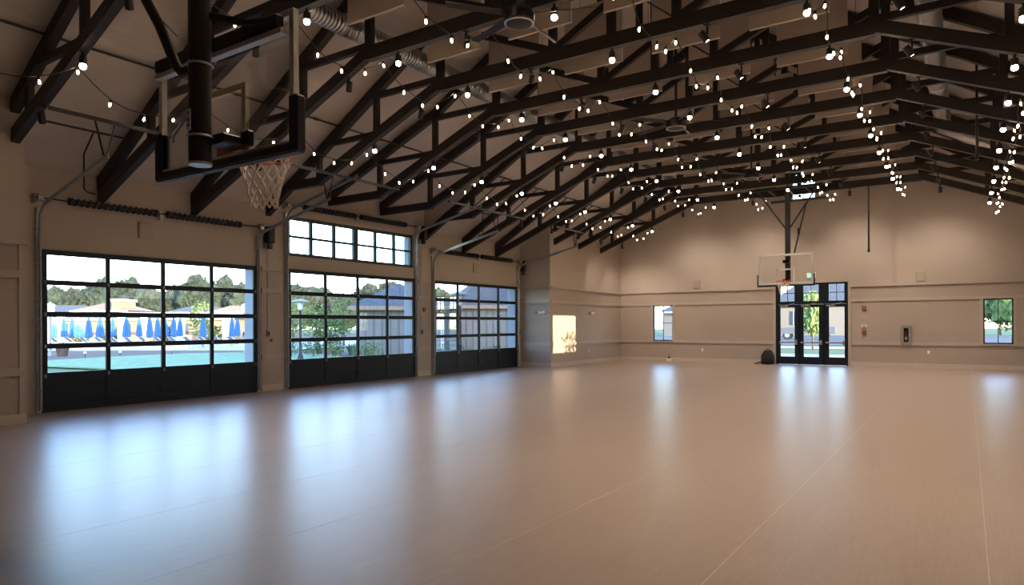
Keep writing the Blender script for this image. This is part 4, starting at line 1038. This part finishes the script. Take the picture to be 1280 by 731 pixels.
shed('white board-and-batten building with grey hip roof behind the middle door', -29.9, 28.5, 4.2, 4.4, 2.75, 4.1, R(-46))
shed('pale board-and-batten building with grey roof behind the farthest door', -29.9, 36.3, 5, 10, 2.95, 5.3, R(-40))
t = thing('lattice_fence', 'sunlit white slatted fence between the two garden buildings', 'fence', (-33.4, 37.8, -.12), None, R(33))
for k in range(7): MB().box(k*.42, k*.42+.30, -.02, .02, .1, 2.1).build('slat', 'ivory', t)
for z in (.3, 1.8): MB().box(0, 2.9, .02, .06, z, z+.1).build('rail', 'wood', t)
def shrub(label, x, y, r, h, m, seed, blade):
    t = thing('shrub', label, 'shrub', (x, y, GZ), 'garden shrubs')
    me = leaf_mesh('foliage', 46 if blade else 260, r, r, h/2, .03 if blade else .055, seed, m, blade)
    inst(me, 'foliage', t, (0, 0, 0 if blade else h*.5)); MB().tube([(0, 0, -.02), (.02, 0, h*.4)], .02, 5).build('stem', 'bark', t)
P2 = [(-33.2, 28.2), (-31.8, 28.3), (-30.2, 28.0), (-30.0, 26.7), (-28.6, 25.2), (-26.0, 24.5), (-25.0, 23.9), (-24.2, 23.6), (-23.2, 22.9), (-34.6, 28.8), (-36.2, 28.7)]
for i, (x, y) in enumerate(P2):
    bl = i in (0, 2, 5, 7); shrub('%s garden plant behind the middle door, %s of the bed' % ('spiky blue-green' if bl else 'leafy green', CNT[i]), x, y, .55 if not bl else .5, .85 if bl else 1.0, 'leafb' if bl else ('leafm' if i % 2 else 'leafl'), 40+i, bl)
P3 = [(-20.6, 23.9), (-20.0, 25.2), (-18.9, 24.3), (-18.9, 25.8), (-17.7, 25.1), (-17.6, 26.5)]
for i, (x, y) in enumerate(P3):
    bl = i in (0, 1, 3); shrub('%s garden plant behind the farthest door, %s of the bed' % ('spiky blue-green' if bl else 'leafy green', CNT[i]), x, y, .5, .8, 'leafb' if bl else 'leafl', 60+i, bl)
P1 = [(-33.5, 25.0), (-32.0, 25.2), (-30.6, 25.6), (-35, 26.4), (-37.5, 27.4)]
for i, (x, y) in enumerate(P1): shrub('low garden shrub beside the right lamp post of the nearest door, %s of the bed' % CNT[i], x, y, .7, .9, 'leafb' if i % 2 else 'leafm', 80+i, False)
for i, (x, y, h) in enumerate([(-40, 30.2, 3.3), (-38.5, 32.5, 3.4), (-35.4, 31.0, 2.5), (-43, 34, 3.9), (-44.5, 40.5, 4.4)]):
    t = thing('garden_tree', 'loose yellow-green garden tree behind the middle door, %s from the left' % CNT[4-i], 'tree', (x, y, GZ), 'garden trees')
    inst(leaf_mesh('crown', 700, 1.05, 1.05, h*.42, .10, 90+i, 'leafl' if i % 2 else 'leafm'), 'crown', t, (0, 0, h*.58)); o = inst(trunk_me, 'trunk', t); o.scale = (.16, .16, h*.6)
t = thing('garden_tree', 'pale upright garden tree among the pool umbrellas', 'tree', (-57.3, 35.3, GZ)); inst(leaf_mesh('crown', 500, 1.1, 1.1, 1.7, .16, 33, 'leafl'), 'crown', t, (0, 0, 2.3)); o = inst(trunk_me, 'trunk', t); o.scale = (.2, .2, 1.6)
for i, (x, y) in enumerate([(-74.5, 28.3), (-72.2, 31.8), (-65.9, 36.9), (-63.2, 40.4), (-58.6, 41.6), (-69.6, 33.6)]):
    t = thing('shrub', 'pool garden bush behind the sun loungers, %s from the left' % CNT[[0, 1, 3, 4, 5, 2][i]], 'shrub', (x, y, GZ), 'bushes behind the loungers'); inst(leaf_mesh('foliage', 260, 1.0, 1.0, .9, .16, 120+i, 'leafm' if i % 2 else 'leafd'), 'foliage', t, (0, 0, .9)); MB().tube([(0, 0, 0), (0, 0, .8)], .05, 5).build('stem', 'bark', t)
for i, (x, y) in enumerate([(-18.2, 19.0), (-17.75, 19.35)]):
    t = thing('clay_pot', 'small terracotta pot beside the middle door, %s of two' % ('left' if i == 0 else 'right'), 'pot', (x, y, GZ)); MB().lathe([(0, 0), (.10, 0), (.15, .24), (.17, .24), (.17, .29), (.13, .29), (.12, .22), (0, .22)], 14).build('pot_body', 'terracotta', t, smooth=True); inst(leaf_mesh('foliage', 30, .15, .15, .12, .05, 12+i, 'leafb'), 'foliage', t, (0, 0, .36))

# ---------------------------------------------------------------- outside: street beyond the far doors
t = thing('pickup_truck', 'dark grey vehicle parked on the street beyond the far doors', 'car', (-14.9, 81, -.14), None, R(6))
body = [(-2.9, .55), (-2.9, 1.05), (-2.75, 1.12), (-1.1, 1.18), (-.55, 1.82), (.95, 1.88), (1.25, 1.25), (2.8, 1.22), (2.85, .55)]
MB().prism_y([(a*1.05, b*1.15) for a, b in body], -.95, .95).build('body', 'carpaint', t)
MB().prism_y([(-1.0, 1.42), (-.55, 2.0), (.1, 2.04), (.1, 1.42)], -.965, -.952).build('side_window', 'carglass', t); MB().prism_y([(.2, 1.42), (.2, 2.04), (.95, 2.06), (1.2, 1.46)], -.965, -.952).build('side_window', 'carglass', t)
for x in (-1.9, 1.9):
    for s in (-.93, .72):
        wh = MB().lathe([(0, 0), (.25, 0), (.44, .02), (.46, .05), (.46, .19), (.44, .22), (0, .22)], 20, (x, s, .46), 'Y').build('wheel', 'tyre', t, smooth=True); MB().lathe([(0, -.012), (.24, -.012), (.26, .0), (0, .0)], 16, (x, s, .46), 'Y').build('hub_cap', 'grey', wh)
MB().bbox(-3.1, -2.95, -.9, .9, .6, .8, .02).build('bumper', 'grey', t); MB().box(-3.06, -3.03, -.85, -.6, .95, 1.1).build('headlight', 'white', t)
tree('green street tree framed by the middle leaf of the far doors', -8.6, 49.0, 3.9, .72, 'leafl', 31, 'street trees', 900, 'street_tree', .72)
for i, (x, y, h, m_) in enumerate([(-2.6, 66, 5.6, 'leafl'), (2.9, 64, 6.6, 'leafl')]): tree('leafy street tree beyond the right far window, %s of two' % CNT[i], x, y, h, 1.7, m_, 140+i, 'street trees beyond the right window', 900, 'street_tree', .8)
for i, (x, y, h) in enumerate([(-40, 118, 8), (-28, 122, 7.2), (-20, 124, 7.5), (-12, 123, 8.2), (-4, 121, 7.6), (4, 123, 8.4), (12, 120, 8)]): tree('distant tree across the street beyond the far wall, %s from the left' % CNT[i], x, y, h, 3.1, 'leafd', 160+i, 'trees across the street', 300, 'street_tree', .8)
house('white house across the street beyond the left far window', -30.0, 98, 13, 8, 3.6, 6.6, 'stucco2', 'roofg', 'house', rz=R(-10))
house('pale house across the street beyond the far doors', -17.5, 112, 15, 8, 4.6, 8.6, 'stucco2', 'roofg', 'house', rz=0)
ground('ground_sidewalk_north', [(-60, 52), (60, 52), (60, 55), (-60, 55)], -.12, 'deck')
# small tree outside the right-hand window whose leaves shade the sun patch
t = thing('young_tree', 'young tree outside the high right-hand window', 'tree', (9.6, 16.1, -.2)); inst(leaf_mesh('crown', 190, .75, .95, .45, .085, 77, 'leafm'), 'crown', t, (-.1, -.55, 4.45)); MB().tube([(0, 0, 0), (-.02, -.1, 2.6), (-.1, -.5, 4.5)], [.07, .05, .02], 7).build('trunk', 'bark', t, smooth=True)
